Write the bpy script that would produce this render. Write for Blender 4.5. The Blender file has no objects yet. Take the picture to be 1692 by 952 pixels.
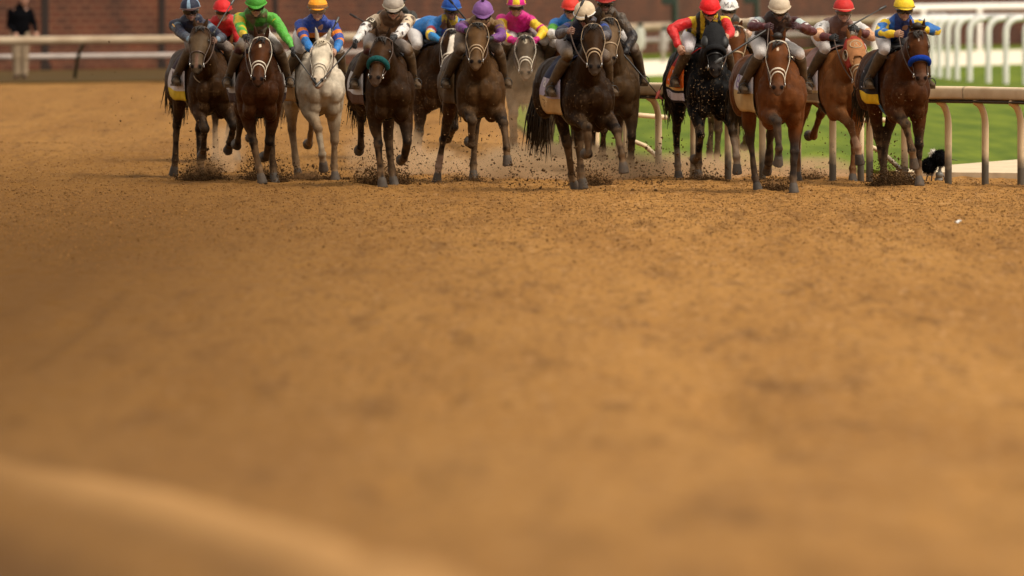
import bpy, math, random
import numpy as np
from mathutils import Vector, Matrix

random.seed(7)
RNG = np.random.default_rng(11)
R = math.radians
SC = bpy.context.scene
COL = SC.collection

# ------------------------------------------------------------------ camera, world, sun, exposure
CAM_H, FOC, PXC, HORZ = 2.65, 18800.0, 846.0, -75.0     # metres, focal length in photo pixels, centre column, horizon row
cam_d = bpy.data.cameras.new('camera'); cam = bpy.data.objects.new('camera', cam_d); COL.objects.link(cam)
cam_d.sensor_width = 36.0
cam_d.lens = FOC / 1692.0 * 36.0
cam_d.clip_start, cam_d.clip_end = 1.0, 6000.0
cam.location = (0, 0, CAM_H)
cam.rotation_euler = (math.pi / 2 - math.atan((476.0 - HORZ) / FOC), 0, 0)
cam_d.dof.use_dof = True
cam_d.dof.focus_distance = 129.0
cam_d.dof.aperture_fstop = (cam_d.lens / 1000.0) / 0.135
SC.camera = cam

SUN_EL, SUN_AZ = R(54), R(125)          # azimuth measured from +Y (away from the camera) towards +X
wd = bpy.data.worlds.new('World'); SC.world = wd; wd.use_nodes = True
nt = wd.node_tree; bg = nt.nodes['Background']
sky = nt.nodes.new('ShaderNodeTexSky'); sky.sky_type = 'NISHITA'; sky.sun_disc = False
sky.sun_elevation = SUN_EL; sky.sun_rotation = SUN_AZ
bw = nt.nodes.new('ShaderNodeRGBToBW'); nt.links.new(sky.outputs[0], bw.inputs[0])
tint = nt.nodes.new('ShaderNodeMix'); tint.data_type = 'RGBA'; tint.blend_type = 'MULTIPLY'; tint.inputs[0].default_value = 1.0
nt.links.new(bw.outputs[0], tint.inputs[6]); tint.inputs[7].default_value = (1.0, 0.90, 0.76, 1)   # grey overcast, warm
mx = nt.nodes.new('ShaderNodeMix'); mx.data_type = 'RGBA'; mx.inputs[0].default_value = 0.93
nt.links.new(sky.outputs[0], mx.inputs[6]); nt.links.new(tint.outputs[2], mx.inputs[7])
# an overcast sky is brighter overhead than at the horizon
tcw = nt.nodes.new('ShaderNodeTexCoord'); sep = nt.nodes.new('ShaderNodeSeparateXYZ'); nt.links.new(tcw.outputs['Generated'], sep.inputs[0])
grd = nt.nodes.new('ShaderNodeMapRange'); nt.links.new(sep.outputs[2], grd.inputs[0])
for k, q in enumerate((0.0, 1.0, 0.60, 1.9)): grd.inputs[k + 1].default_value = q
mg = nt.nodes.new('ShaderNodeMix'); mg.data_type = 'RGBA'; mg.blend_type = 'MULTIPLY'; mg.inputs[0].default_value = 1.0
nt.links.new(mx.outputs[2], mg.inputs[6]); nt.links.new(grd.outputs[0], mg.inputs[7])
nt.links.new(mg.outputs[2], bg.inputs[0]); bg.inputs[1].default_value = 0.12

sd = bpy.data.lights.new('sun', 'SUN'); so = bpy.data.objects.new('sun', sd); COL.objects.link(so)
sd.energy = 1.2; sd.angle = R(28); sd.color = (1.0, 0.90, 0.74)
sdir = Vector((math.sin(SUN_AZ) * math.cos(SUN_EL), math.cos(SUN_AZ) * math.cos(SUN_EL), math.sin(SUN_EL)))
so.rotation_euler = sdir.to_track_quat('Z', 'Y').to_euler()
so.location = (30, 60, 60)
SC.view_settings.view_transform = 'Standard'; SC.view_settings.look = 'None'
SC.view_settings.exposure = 1.10; SC.view_settings.gamma = 1.0; SC.view_settings.use_curve_mapping = False
SC.cycles.max_bounces = 6; SC.cycles.volume_bounces = 1; SC.cycles.transparent_max_bounces = 8
SC.cycles.volume_step_rate = 2.0

# ------------------------------------------------------------------ helpers
def V(*a): return np.array(a, float)
def nrm(v):
    v = np.asarray(v, float); return v / (np.linalg.norm(v) + 1e-12)
def lerp(a, b, t): return a + (b - a) * t
def sstep(a, b, x):
    t = np.clip((x - a) / (b - a), 0, 1); return t * t * (3 - 2 * t)
def gp(px, s):                       # ground point seen at photo column px where 1 m spans s photo pixels
    Y = FOC / s; return ((px - PXC) / s, Y)
def sG(py): return (py - HORZ) / CAM_H

def hash01(ix, iy, seed):
    h = (ix.astype(np.int64) * 374761393 + iy.astype(np.int64) * 668265263 + seed * 974634533) & 0x7fffffff
    h = ((h ^ (h >> 13)) * 1274126177) & 0x7fffffff
    return ((h ^ (h >> 16)) & 0xffff) / 65535.0
def noise2(x, y, seed=0):
    ix, iy = np.floor(x), np.floor(y); fx, fy = x - ix, y - iy
    fx, fy = fx * fx * (3 - 2 * fx), fy * fy * (3 - 2 * fy)
    a, b = hash01(ix, iy, seed), hash01(ix + 1, iy, seed)
    c, d = hash01(ix, iy + 1, seed), hash01(ix + 1, iy + 1, seed)
    return (a * (1 - fx) + b * fx) * (1 - fy) + (c * (1 - fx) + d * fx) * fy
def noise3(P, sc, seed=0):           # cheap 3D noise, 0..1
    q = P * sc
    return (noise2(q[:, 0], q[:, 1], seed) + noise2(q[:, 1] + 7.3, q[:, 2], seed + 1) + noise2(q[:, 2] + 3.1, q[:, 0] + 9.7, seed + 2)) / 3.0

class MB:
    def __init__(s): s.v, s.f, s.m, s.n, s.segs = [], [], [], 0, []
    def add(s, verts, faces, m=0):
        b = s.n; verts = np.asarray(verts, float); s.v.append(verts); s.n += len(verts)
        s.f += [tuple(b + i for i in f) for f in faces]; s.m += [m] * len(faces)
    def loft(s, P, Rd, side=(1, 0, 0), n=12, m=0, cap='round', tag=None, sq=1):
        P = [np.asarray(p, float) for p in P]
        Rd = [(r, r) if np.isscalar(r) else r for r in Rd]
        k = len(P); side = np.asarray(side, float)
        sides = [side] * k if side.ndim == 1 else list(side)
        rings, T = [], []
        for i in range(k):
            t = nrm(P[min(i + 1, k - 1)] - P[max(i - 1, 0)]); T.append(t)
        if cap == 'round':
            r0, r1 = min(Rd[0]), min(Rd[-1])
            P2 = [P[0] - T[0] * r0 * .75, P[0] - T[0] * r0 * .45] + P + [P[-1] + T[-1] * r1 * .45, P[-1] + T[-1] * r1 * .75]
            q = lambda r, f: (r[0] * f, r[1] * f)
            Rd = [q(Rd[0], .45), q(Rd[0], .82)] + list(Rd) + [q(Rd[-1], .82), q(Rd[-1], .45)]
            T = [T[0]] * 2 + T + [T[-1]] * 2; sides = [sides[0]] * 2 + sides + [sides[-1]] * 2; P = P2; k = len(P)
        ang = np.arange(n) * 2 * math.pi / n; ca, sa = np.cos(ang), np.sin(ang); ca, sa = np.sign(ca) * np.abs(ca) ** sq, np.sign(sa) * np.abs(sa) ** sq
        vs = []
        for i in range(k):
            sd_ = sides[i] - T[i] * np.dot(sides[i], T[i])
            if np.linalg.norm(sd_) < 1e-3: sd_ = np.cross(T[i], (0.3, 0.5, 0.8))
            sd_ = nrm(sd_); up = np.cross(sd_, T[i])
            vs.append(P[i] + np.outer(ca * Rd[i][0], sd_) + np.outer(sa * Rd[i][1], up))
        vs = np.vstack(vs)
        fs = []
        for i in range(k - 1):
            for j in range(n):
                a, b = i * n + j, i * n + (j + 1) % n
                fs.append((a, b, b + n, a + n))
        fs.append(tuple(range(n - 1, -1, -1))); fs.append(tuple((k - 1) * n + j for j in range(n)))
        s.add(vs, fs, m)
    def ell(s, c, r, rot=None, nu=14, nv=8, m=0):
        vs, fs = [], []
        for i in range(1, nv):
            th = math.pi * i / nv
            for j in range(nu):
                ph = 2 * math.pi * j / nu
                vs.append((math.sin(th) * math.cos(ph) * r[0], math.sin(th) * math.sin(ph) * r[1], math.cos(th) * r[2]))
        vs.append((0, 0, r[2])); vs.append((0, 0, -r[2])); top, bot = len(vs) - 2, len(vs) - 1
        for i in range(nv - 2):
            for j in range(nu):
                a, b = i * nu + j, i * nu + (j + 1) % nu
                fs.append((a, a + nu, b + nu, b))
        for j in range(nu):
            fs.append((top, j, (j + 1) % nu)); fs.append((bot, (nv - 2) * nu + (j + 1) % nu, (nv - 2) * nu + j))
        vs = np.array(vs)
        if rot is not None: vs = vs @ np.asarray(rot, float)      # rows of rot = the ellipsoid's axes
        s.add(vs + np.asarray(c, float), fs, m)
    def box(s, c, h, rot=None, m=0):
        vs = np.array([(x, y, z) for x in (-1, 1) for y in (-1, 1) for z in (-1, 1)], float) * np.asarray(h, float)
        if rot is not None: vs = vs @ np.asarray(rot, float)
        s.add(vs + np.asarray(c, float), [(0, 1, 3, 2), (4, 6, 7, 5), (0, 4, 5, 1), (2, 3, 7, 6), (0, 2, 6, 4), (1, 5, 7, 3)], m)
    def mesh(s, name):
        me = bpy.data.meshes.new(name)
        me.from_pydata(np.vstack(s.v).tolist(), [], s.f); me.polygons.foreach_set('material_index', np.array(s.m, np.int32))
        me.update(); return me

def link(name, me, mats=(), parent=None, smooth=True):
    for m in (mats if isinstance(mats, (list, tuple)) else [mats]): me.materials.append(m)
    if smooth: me.polygons.foreach_set('use_smooth', np.ones(len(me.polygons), bool))
    me.name = name
    o = bpy.data.objects.new(name, me); COL.objects.link(o)
    if parent is not None: o.parent = parent
    return o
def empty(name, loc, rz=0):
    o = bpy.data.objects.new(name, None); o.empty_display_size = .2; COL.objects.link(o)
    o.location = loc; o.rotation_euler = (0, 0, rz); return o
def tag(o, label=None, cat=None, group=None, kind=None):
    if label: o['label'] = label
    if cat: o['category'] = cat
    if group: o['group'] = group
    if kind: o['kind'] = kind
    return o
def remesh(mb, voxel, smooth=3, fac=.5):
    me = mb.mesh('tmp'); o = bpy.data.objects.new('tmp', me); COL.objects.link(o)
    r = o.modifiers.new('r', 'REMESH'); r.mode = 'VOXEL'; r.voxel_size = voxel
    s = o.modifiers.new('s', 'SMOOTH'); s.factor = fac; s.iterations = smooth
    dg = bpy.context.evaluated_depsgraph_get()
    out = bpy.data.meshes.new_from_object(o.evaluated_get(dg))
    bpy.data.objects.remove(o); bpy.data.meshes.remove(me)
    return out
def getv(me):
    a = np.empty(len(me.vertices) * 3); me.vertices.foreach_get('co', a); return a.reshape(-1, 3)
def setv(me, v): me.vertices.foreach_set('co', v.ravel()); me.update()
def normals(me):
    a = np.empty(len(me.vertices) * 3, np.float32); me.vertices.foreach_get('normal', a); return a.reshape(-1, 3).astype(float)
def setcol(me, c):
    at = me.color_attributes.new('Col', 'FLOAT_COLOR', 'POINT')
    c4 = np.ones((len(c), 4), np.float32); c4[:, :3] = np.clip(c, 0, 1); at.data.foreach_set('color', c4.ravel())
def nearest(P, segs):                # segs: (p0, p1, radius, tag) -> index of nearest, parameter along it
    best = np.full(len(P), 1e9); bi = np.zeros(len(P), int); bt = np.zeros(len(P))
    for i, (a, b, r, _) in enumerate(segs):
        a, b = np.asarray(a), np.asarray(b); d = b - a
        t = np.clip((P - a) @ d / (d @ d + 1e-12), 0, 1)
        dist = np.linalg.norm(P - (a + t[:, None] * d), axis=1) - r
        m = dist < best; best[m] = dist[m]; bi[m] = i; bt[m] = t[m]
    return bi, bt

# ------------------------------------------------------------------ materials
MATS = {}
def mat(name, col=(.5, .5, .5), rough=.6, spec=.5, noise=0, nscale=20, vcol=False, bump=0, bscale=60, metal=0, sheen=0, col2=None, detail=4, bdist=.01, ysc=1):
    key = name
    if key in MATS: return MATS[key]
    m = bpy.data.materials.new(name); m.use_nodes = True; t = m.node_tree; b = t.nodes['Principled BSDF']
    b.inputs['Roughness'].default_value = rough; b.inputs['Specular IOR Level'].default_value = spec; b.inputs['Metallic'].default_value = metal
    if sheen: b.inputs['Sheen Weight'].default_value = sheen
    tc = t.nodes.new('ShaderNodeTexCoord')
    src = None
    if vcol:
        a = t.nodes.new('ShaderNodeVertexColor'); a.layer_name = 'Col'; src = a.outputs[0]
    b.inputs['Base Color'].default_value = (*col, 1)
    if noise or col2:
        n = t.nodes.new('ShaderNodeTexNoise'); n.inputs['Scale'].default_value = nscale; n.inputs['Detail'].default_value = detail
        if ysc != 1:
            mp = t.nodes.new('ShaderNodeMapping'); mp.inputs['Scale'].default_value = (1, ysc, 1); t.links.new(tc.outputs['Object'], mp.inputs[0]); t.links.new(mp.outputs[0], n.inputs['Vector'])
        else: t.links.new(tc.outputs['Object'], n.inputs['Vector'])
        if col2:
            mxn = t.nodes.new('ShaderNodeMix'); mxn.data_type = 'RGBA'
            rmp = t.nodes.new('ShaderNodeMapRange'); rmp.inputs[1].default_value = .35; rmp.inputs[2].default_value = .65
            t.links.new(n.outputs[0], rmp.inputs[0]); t.links.new(rmp.outputs[0], mxn.inputs[0])
            mxn.inputs[6].default_value = (*col, 1); mxn.inputs[7].default_value = (*col2, 1); out = mxn.outputs[2]
        else:
            rmp = t.nodes.new('ShaderNodeMapRange'); rmp.inputs[1].default_value = .25; rmp.inputs[2].default_value = .75
            rmp.inputs[3].default_value = 1 - noise; rmp.inputs[4].default_value = 1 + noise
            t.links.new(n.outputs[0], rmp.inputs[0])
            mu = t.nodes.new('ShaderNodeMix'); mu.data_type = 'RGBA'; mu.blend_type = 'MULTIPLY'; mu.inputs[0].default_value = 1
            if src: t.links.new(src, mu.inputs[6])
            else: mu.inputs[6].default_value = (*col, 1)
            t.links.new(rmp.outputs[0], mu.inputs[7]); out = mu.outputs[2]
        t.links.new(out, b.inputs['Base Color'])
    elif src: t.links.new(src, b.inputs['Base Color'])
    if bump:
        n2 = t.nodes.new('ShaderNodeTexNoise'); n2.inputs['Scale'].default_value = bscale; n2.inputs['Detail'].default_value = 4
        t.links.new(tc.outputs['Object'], n2.inputs['Vector'])
        bp = t.nodes.new('ShaderNodeBump'); bp.inputs['Strength'].default_value = bump; bp.inputs['Distance'].default_value = bdist
        t.links.new(n2.outputs[0], bp.inputs['Height']); t.links.new(bp.outputs[0], b.inputs['Normal'])
    MATS[key] = m; return m

M_coat = mat('horse coat', vcol=True, rough=.5, spec=.06, noise=.32, nscale=9, bump=.5, bscale=26)
M_skin = mat('skin', vcol=True, rough=.5, noise=.12, nscale=30)
M_cloth = mat('silks cloth', vcol=True, rough=.5, spec=.4, noise=.10, nscale=14, bump=.9, bscale=16, bdist=.03)
M_breech = mat('breeches cloth', vcol=True, rough=.7, noise=.10, nscale=12, bump=.8, bscale=18, bdist=.02)
M_boot = mat('dusty brown boot leather', (.070, .042, .020), .6, .3, noise=.5, nscale=15)
M_glove = mat('black glove', (.012, .011, .012), .6, noise=.3)
M_hair = mat('dark mane hair', (.014, .009, .006), .55, noise=.4, nscale=30)
M_hairc = mat('chestnut mane hair', (.11, .042, .016), .55, noise=.3, nscale=30)
M_hairg = mat('pale grey mane hair', (.46, .38, .27), .6, noise=.25, nscale=30)
M_eye = mat('eye', (.008, .005, .004), .12, .8)
M_brown = mat('brown leather', (.06, .028, .013), .45, noise=.3)
M_black = mat('black leather', (.010, .009, .009), .4, noise=.3)
M_white = mat('white strap', (.56, .49, .39), .55, noise=.2)
M_pale = mat('pale leather strap', (.33, .225, .13), .55, noise=.25)
M_steel = mat('bit steel', (.55, .53, .50), .3, metal=1, noise=.1)
M_lens = mat('goggle lens', (.012, .010, .010), .12, .7, noise=.2)
M_teal = mat('teal fleece', (.012, .075, .075), .9, .1, noise=.4, nscale=60, bump=1, bscale=120)
M_blue = mat('blue fleece', (.006, .036, .28), .9, .1, noise=.35, nscale=60, bump=1, bscale=120)
M_bhood = mat('black hood cloth', (.008, .008, .009), .8, .2, noise=.3, bump=.5, bscale=40)
M_bcup = mat('black blinker cup', (.006, .006, .006), .55, noise=.2)
M_rhood = mat('red hood cloth', (.28, .030, .018), .75, .2, noise=.35, nscale=18, bump=.5, bscale=40)
M_tanpatch = mat('tan hood panel', (.34, .145, .055), .75, .2, noise=.25, nscale=18)
M_whip = mat('black whip leather', (.012, .010, .009), .4, noise=.2)
M_whipt = mat('red whip tip', (.42, .09, .07), .6, noise=.2)
M_cream = mat('cream rail paint', (.60, .47, .31), .5, noise=.12, nscale=3, col2=(.50, .37, .23))
M_whitep = mat('white rail paint', (.88, .86, .82), .4, noise=.06, nscale=3)
M_lilac = mat('pale rail paint', (.38, .32, .29), .5, noise=.15, nscale=2)
M_dgreen = mat('dark green post paint', (.012, .030, .018), .5, noise=.3)
M_dsteel = mat('dark brown steel', (.020, .010, .007), .6, noise=.3)
M_clod = mat('damp soil clod', (.075, .039, .015), .95, .1, noise=.6, nscale=12)
M_clodt = mat('dry soil clod', (.27, .135, .045), .95, .1, noise=.4, nscale=14)

# ------------------------------------------------------------------ ground, track, turf
CREST_LIGHT, HOLLOW_SHADE = [], []
def bank(Y):                         # the track rises gently towards the outer bank the photographer stands on
    return np.clip((90 - Y) / 60, 0, 1.05) ** 2
_by = np.linspace(27, 120, 3000); _bpy = (CAM_H - bank(_by)) * FOC / _by + HORZ
def gpy(px, py):                     # point of the rising ground seen at a photo pixel
    Y = float(np.interp(-py, -_bpy, _by)); return ((px - PXC) * Y / FOC, Y)
def ridge_h(X, Y):
    crest = [gpy(px_, py_) for px_, py_ in ((-60, 780), (0, 790), (180, 826), (400, 890), (560, 945), (700, 1000))]
    cy = np.array([c[1] for c in crest]); cx = np.array([c[0] for c in crest]); o = np.argsort(cy)
    xc = np.polyval(np.polyfit(cy, cx, 2), Y); d = X - xc
    fade = sstep(62, 47, Y)
    right = np.where(d > 0, np.exp(-(d / .16) ** 2), np.exp(-(d / .30) ** 2))
    HOLLOW_SHADE.append(fade * (1.15 * np.exp(-((d + .88) / .26) ** 2) + .6 * np.exp(-((d + .30) / .09) ** 2) * sstep(41, 37, Y))); CREST_LIGHT.append(fade * np.exp(-((d + .04) / .20) ** 2) * (.35 + .65 * sstep(46, 40, Y)))
    return fade * (.085 * right - .09 * np.exp(-((d + .95) / .3) ** 2))
def track_h(X, Y):
    h = .022 * (noise2(X * 1.1, Y * .35, 3) - .5)
    h += .020 * (noise2(X * 3.3, Y * .4, 5) - .5)
    near = sstep(112, 70, Y)
    pits = noise2(X * 2.6, Y * .16, 21)
    h -= (.010 + .028 * near) * sstep(.70, .92, pits)
    h += .030 * near * (noise2(X * 1.7, Y * .12, 23) - .5)
    h += .030 * (noise2(X * 9, Y * 4.5, 8) - .5) * sstep(46, 60, Y)
    h += .040 * np.abs(noise2(X * 9.5, Y * 3.1, 9) - .5) * sstep(70, 105, Y)
    return h + ridge_h(X, Y) + bank(Y)
xs = np.concatenate([np.linspace(-60, -7.6, 14)[:-1], np.arange(-7.6, 7.61, .05), np.linspace(7.6, 60, 14)[1:]])
ys = np.concatenate([np.linspace(-30, 24, 10)[:-1], np.arange(24, 152, .13), np.linspace(152, 380, 150)])
XX, YY = np.meshgrid(xs, ys); ZZ = track_h(XX, YY); nx, ny = len(xs), len(ys)
vv = np.stack([XX.ravel(), YY.ravel(), ZZ.ravel()], 1)
i0 = (np.arange(ny - 1)[:, None] * nx + np.arange(nx - 1)[None, :]).ravel()
quads = np.stack([i0, i0 + 1, i0 + 1 + nx, i0 + nx], 1)
me = bpy.data.meshes.new('track')
me.vertices.add(len(vv)); me.vertices.foreach_set('co', vv.ravel())
me.loops.add(quads.size); me.loops.foreach_set('vertex_index', quads.ravel().astype(np.int32))
me.polygons.add(len(quads)); me.polygons.foreach_set('loop_start', (np.arange(len(quads)) * 4).astype(np.int32))
me.update(calc_edges=True); me.validate()
setcol(me, np.stack([CREST_LIGHT[0].ravel(), HOLLOW_SHADE[0].ravel(), CREST_LIGHT[0].ravel() * 0], 1))     # red: furrow crest painted paler as if lit, green: painted shade in its hollow

def soil_material():
    m = bpy.data.materials.new('racetrack soil'); m.use_nodes = True; t = m.node_tree; b = t.nodes['Principled BSDF']
    b.inputs['Roughness'].default_value = .95; b.inputs['Specular IOR Level'].default_value = .12
    tc = t.nodes.new('ShaderNodeTexCoord')
    def noise(scale, sx=1, sy=1, detail=3):
        mp = t.nodes.new('ShaderNodeMapping'); mp.inputs['Scale'].default_value = (sx, sy, 1)
        t.links.new(tc.outputs['Object'], mp.inputs[0])
        n = t.nodes.new('ShaderNodeTexNoise'); n.inputs['Scale'].default_value = scale; n.inputs['Detail'].default_value = detail
        t.links.new(mp.outputs[0], n.inputs['Vector']); return n.outputs[0]
    def rng(x, a, b_, c, d):
        r = t.nodes.new('ShaderNodeMapRange'); t.links.new(x, r.inputs[0])
        for i, k in enumerate((a, b_, c, d)): r.inputs[i + 1].default_value = k
        return r.outputs[0]
    def mix(f, a, c):
        x = t.nodes.new('ShaderNodeMix'); x.data_type = 'RGBA'; t.links.new(f, x.inputs[0])
        for i, k in ((6, a), (7, c)):
            if isinstance(k, tuple): x.inputs[i].default_value = (*k, 1)
            else: t.links.new(k, x.inputs[i])
        return x.outputs[2]
    dry, damp, dark = (.36, .180, .047), (.25, .116, .027), (.105, .047, .012)
    c = mix(rng(noise(.9, 1, .06), .30, .70, .1, .9), dry, damp)          # large patches of drier and damper soil
    c = mix(rng(noise(3.4, 1, .07), .54, .72, 0, .60), c, dark)          # damp clumps turned up by hooves
    c = mix(rng(noise(20, 1, .08), .50, .68, 0, .55), c, dark)           # crumbs
    c = mix(rng(noise(15, 1, .10, 2), .56, .74, 0, .40), c, (.47, .27, .12))   # dry crumbs
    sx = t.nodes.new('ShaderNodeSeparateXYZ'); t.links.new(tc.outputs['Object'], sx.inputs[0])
    left_shade = t.nodes.new('ShaderNodeMath'); left_shade.operation = 'MULTIPLY'; t.links.new(rng(sx.outputs[0], 1.0, -3.6, 0, .95), left_shade.inputs[0]); t.links.new(rng(sx.outputs[1], 165, 105, .28, 1), left_shade.inputs[1])
    c = mix(left_shade.outputs[0], c, (.105, .045, .006))    # left side of the track darkened in colour to imitate light falloff
    rv = t.nodes.new('ShaderNodeVertexColor'); rv.layer_name = 'Col'
    sc_ = t.nodes.new('ShaderNodeSeparateColor'); t.links.new(rv.outputs[0], sc_.inputs[0])
    c = mix(rng(sc_.outputs[1], 0, 1, 0, .9), c, (.105, .046, .009)); c = mix(rng(sc_.outputs[0], 0, 1, 0, .9), c, (.40, .215, .075))  # shade of the hollow and light on the crest, put into the soil colour
    t.links.new(c, b.inputs['Base Color'])
    bp = t.nodes.new('ShaderNodeBump'); bp.inputs['Strength'].default_value = .6; bp.inputs['Distance'].default_value = .02
    t.links.new(noise(30, 1, .6), bp.inputs['Height']); t.links.new(bp.outputs[0], b.inputs['Normal'])
    return m
M_soil = soil_material()
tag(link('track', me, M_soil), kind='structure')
mb = MB(); mb.add([(-3000, -200, -.5), (3000, -200, -.5), (3000, 4000, -.5), (-3000, 4000, -.5)], [(0, 1, 2, 3)])
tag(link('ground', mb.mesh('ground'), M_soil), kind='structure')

def sheet(name, pts, z, m, thick=.08):
    mb = MB(); n = len(pts)
    mb.add([(x, y, z) for x, y in pts] + [(x, y, z - thick) for x, y in pts],
           [tuple(range(n)), tuple(range(2 * n - 1, n - 1, -1))] + [(i, i + n, (i + 1) % n + n, (i + 1) % n) for i in range(n)])
    o = link(name, mb.mesh(name), m, smooth=False)
    bm_fix(o.data); return tag(o, kind='structure')
def bm_fix(me):
    import bmesh
    b = bmesh.new(); b.from_mesh(me); bmesh.ops.recalc_face_normals(b, faces=b.faces); b.to_mesh(me); b.free()
G = lambda L: [gp(*p) for p in L]
M_turf = mat('infield turf', (.140, .185, .014), .9, .1, col2=(.075, .118, .008), nscale=2.4, detail=5, ysc=.07)
M_grass = mat('verge grass', (.085, .045, .014), .9, .1, col2=(.062, .040, .010), nscale=1.2)
M_path = mat('pale crushed stone', (.78, .70, .56), .9, .1, noise=.08, nscale=1.5)
M_sand = mat('pale sand strip', (.62, .50, .34), .9, .1, noise=.18, nscale=6)
turf = sheet('turf', G([(1000, 131), (1300, 136), (1500, 138), (1570, 135.0), (1692, 131.2), (2000, 124), (5200, 104), (6500, 60), (1700, 58), (1000, 60), (900, 80), (850, 92), (850, 106), (900, 122)]), .06, M_turf)
sheet('path', G([(860, 80.5), (1060, 77.5), (1350, 74), (1650, 70.5), (2400, 62), (2400, 55), (1650, 61.5), (1350, 64), (1060, 68.2), (860, 71.5)]), .085, M_path, .1)
sheet('sand_strip', G([(1480, 139.3), (1570, 139.7), (1692, 140.2), (1900, 141), (1900, 126), (1692, 131.1), (1570, 134.9), (1480, 138.2)]), .075, M_sand, .12)

RAIL = [(-250, 80.6), (0, 79.8), (300, 78.4), (600, 76), (850, 72), (1060, 67), (1350, 61.5), (1600, 58), (2000, 53)]
def rail_at(px, off=0): return gp(px, np.interp(px, [r[0] for r in RAIL], [r[1] for r in RAIL]) + off)
pxs = list(range(-250, 2001, 50))
sheet('verge', [rail_at(p, 1.3) for p in pxs] + [rail_at(p, -6) for p in reversed(pxs)], .05, M_grass)

# ------------------------------------------------------------------ brick wall
def wall_material():
    m = bpy.data.materials.new('old red brick'); m.use_nodes = True; t = m.node_tree; b = t.nodes['Principled BSDF']
    uv = t.nodes.new('ShaderNodeUVMap'); uv.uv_map = 'UVMap'
    br = t.nodes.new('ShaderNodeTexBrick'); t.links.new(uv.outputs[0], br.inputs['Vector'])
    br.inputs['Color1'].default_value = (.088, .022, .007, 1); br.inputs['Color2'].default_value = (.048, .0125, .0043, 1)
    br.inputs['Mortar'].default_value = (.145, .066, .032, 1); br.inputs['Scale'].default_value = 1.0
    br.inputs['Brick Width'].default_value = .42; br.inputs['Row Height'].default_value = .15; br.inputs['Mortar Size'].default_value = .014
    br.inputs['Bias'].default_value = -.1
    n = t.nodes.new('ShaderNodeTexNoise'); n.inputs['Scale'].default_value = .9; n.inputs['Detail'].default_value = 6; t.links.new(uv.outputs[0], n.inputs['Vector'])
    r = t.nodes.new('ShaderNodeMapRange'); t.links.new(n.outputs[0], r.inputs[0])
    for i, k in enumerate((.3, .7, .65, 1.35)): r.inputs[i + 1].default_value = k
    x = t.nodes.new('ShaderNodeMix'); x.data_type = 'RGBA'; x.blend_type = 'MULTIPLY'; x.inputs[0].default_value = 1
    t.links.new(br.outputs[0], x.inputs[6]); t.links.new(r.outputs[0], x.inputs[7]); t.links.new(x.outputs[2], b.inputs['Base Color'])
    b.inputs['Roughness'].default_value = .9
    bp = t.nodes.new('ShaderNodeBump'); bp.inputs['Distance'].default_value = .01; t.links.new(br.outputs['Fac'], bp.inputs['Height']); bp.invert = True
    t.links.new(bp.outputs[0], b.inputs['Normal'])
    return m
WALL = [(-250, 73.4), (0, 72.6), (300, 71.2), (600, 69), (850, 66.5), (1060, 64), (1350, 61), (1600, 58.5), (2000, 55)]
def wall_at(px): return gp(px, np.interp(px, [r[0] for r in WALL], [r[1] for r in WALL]) - (0 if px < 1000 else (px - 1000) / 600 * 1.2))
wroot = empty('brick_wall', (*wall_at(846), 0)); tag(wroot, 'long red brick wall with dark steel uprights behind the far rail', 'wall')
mb = MB(); ptsw = [wall_at(p) for p in range(-250, 2001, 25)]; ox, oy = wall_at(846)
L = 0; uvs = []
Hh = 4.2
vs = []; lens = []
for i, (x, y) in enumerate(ptsw):
    if i: L += math.hypot(x - ptsw[i - 1][0], y - ptsw[i - 1][1])
    lens.append(L); vs += [(x - ox, y - oy, 0), (x - ox, y - oy, Hh), (x - ox, y - oy + .4, Hh), (x - ox, y - oy + .4, 0)]
fs = []
for i in range(len(ptsw) - 1):
    a, b = 4 * i, 4 * i + 4
    fs += [(a, b, b + 1, a + 1), (a + 1, b + 1, b + 2, a + 2), (a + 3, a + 2, b + 2, b + 3)]
mb.add(vs, fs); me = mb.mesh('brickwork'); uvl = me.uv_layers.new(name='UVMap')
for p in me.polygons:
    for li in p.loop_indices:
        vi = me.loops[li].vertex_index; k = vi % 4
        uvl.data[li].uv = (lens[vi // 4], [0, Hh, Hh + .4, 0][k])
link('brickwork', me, wall_material(), wroot, smooth=False)
mb = MB()
for i in range(len(ptsw) - 1):
    pass
cv = [(x - ox, y - oy + .2, Hh + .06) for x, y in ptsw]
mb.loft(cv, [(.28, .07)] * len(cv), side=(0, 1, 0), n=4, cap='flat'); link('coping', mb.mesh('coping'), mat('wall coping', (.3, .22, .16), .8, noise=.2), wroot, smooth=False)
for px, w, mm in ((-60, .10, M_dsteel), (75, .085, M_dsteel), (268, .07, M_dsteel), (455, .06, M_dsteel), (1012, .05, M_dsteel), (1178, .05, M_dsteel)):
    x, y = wall_at(px); mb = MB(); mb.box((x - ox, y - oy - .07, 1.9), (w, .065, 1.9)); mb.box((x - ox, y - oy - .07, 3.83), (w * 1.5, .064, .03)); mb.box((x - ox, y - oy - .07, .08), (w * 1.6, .064, .08))
    link('upright', mb.mesh('upright'), mm, wroot, smooth=False)

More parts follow.
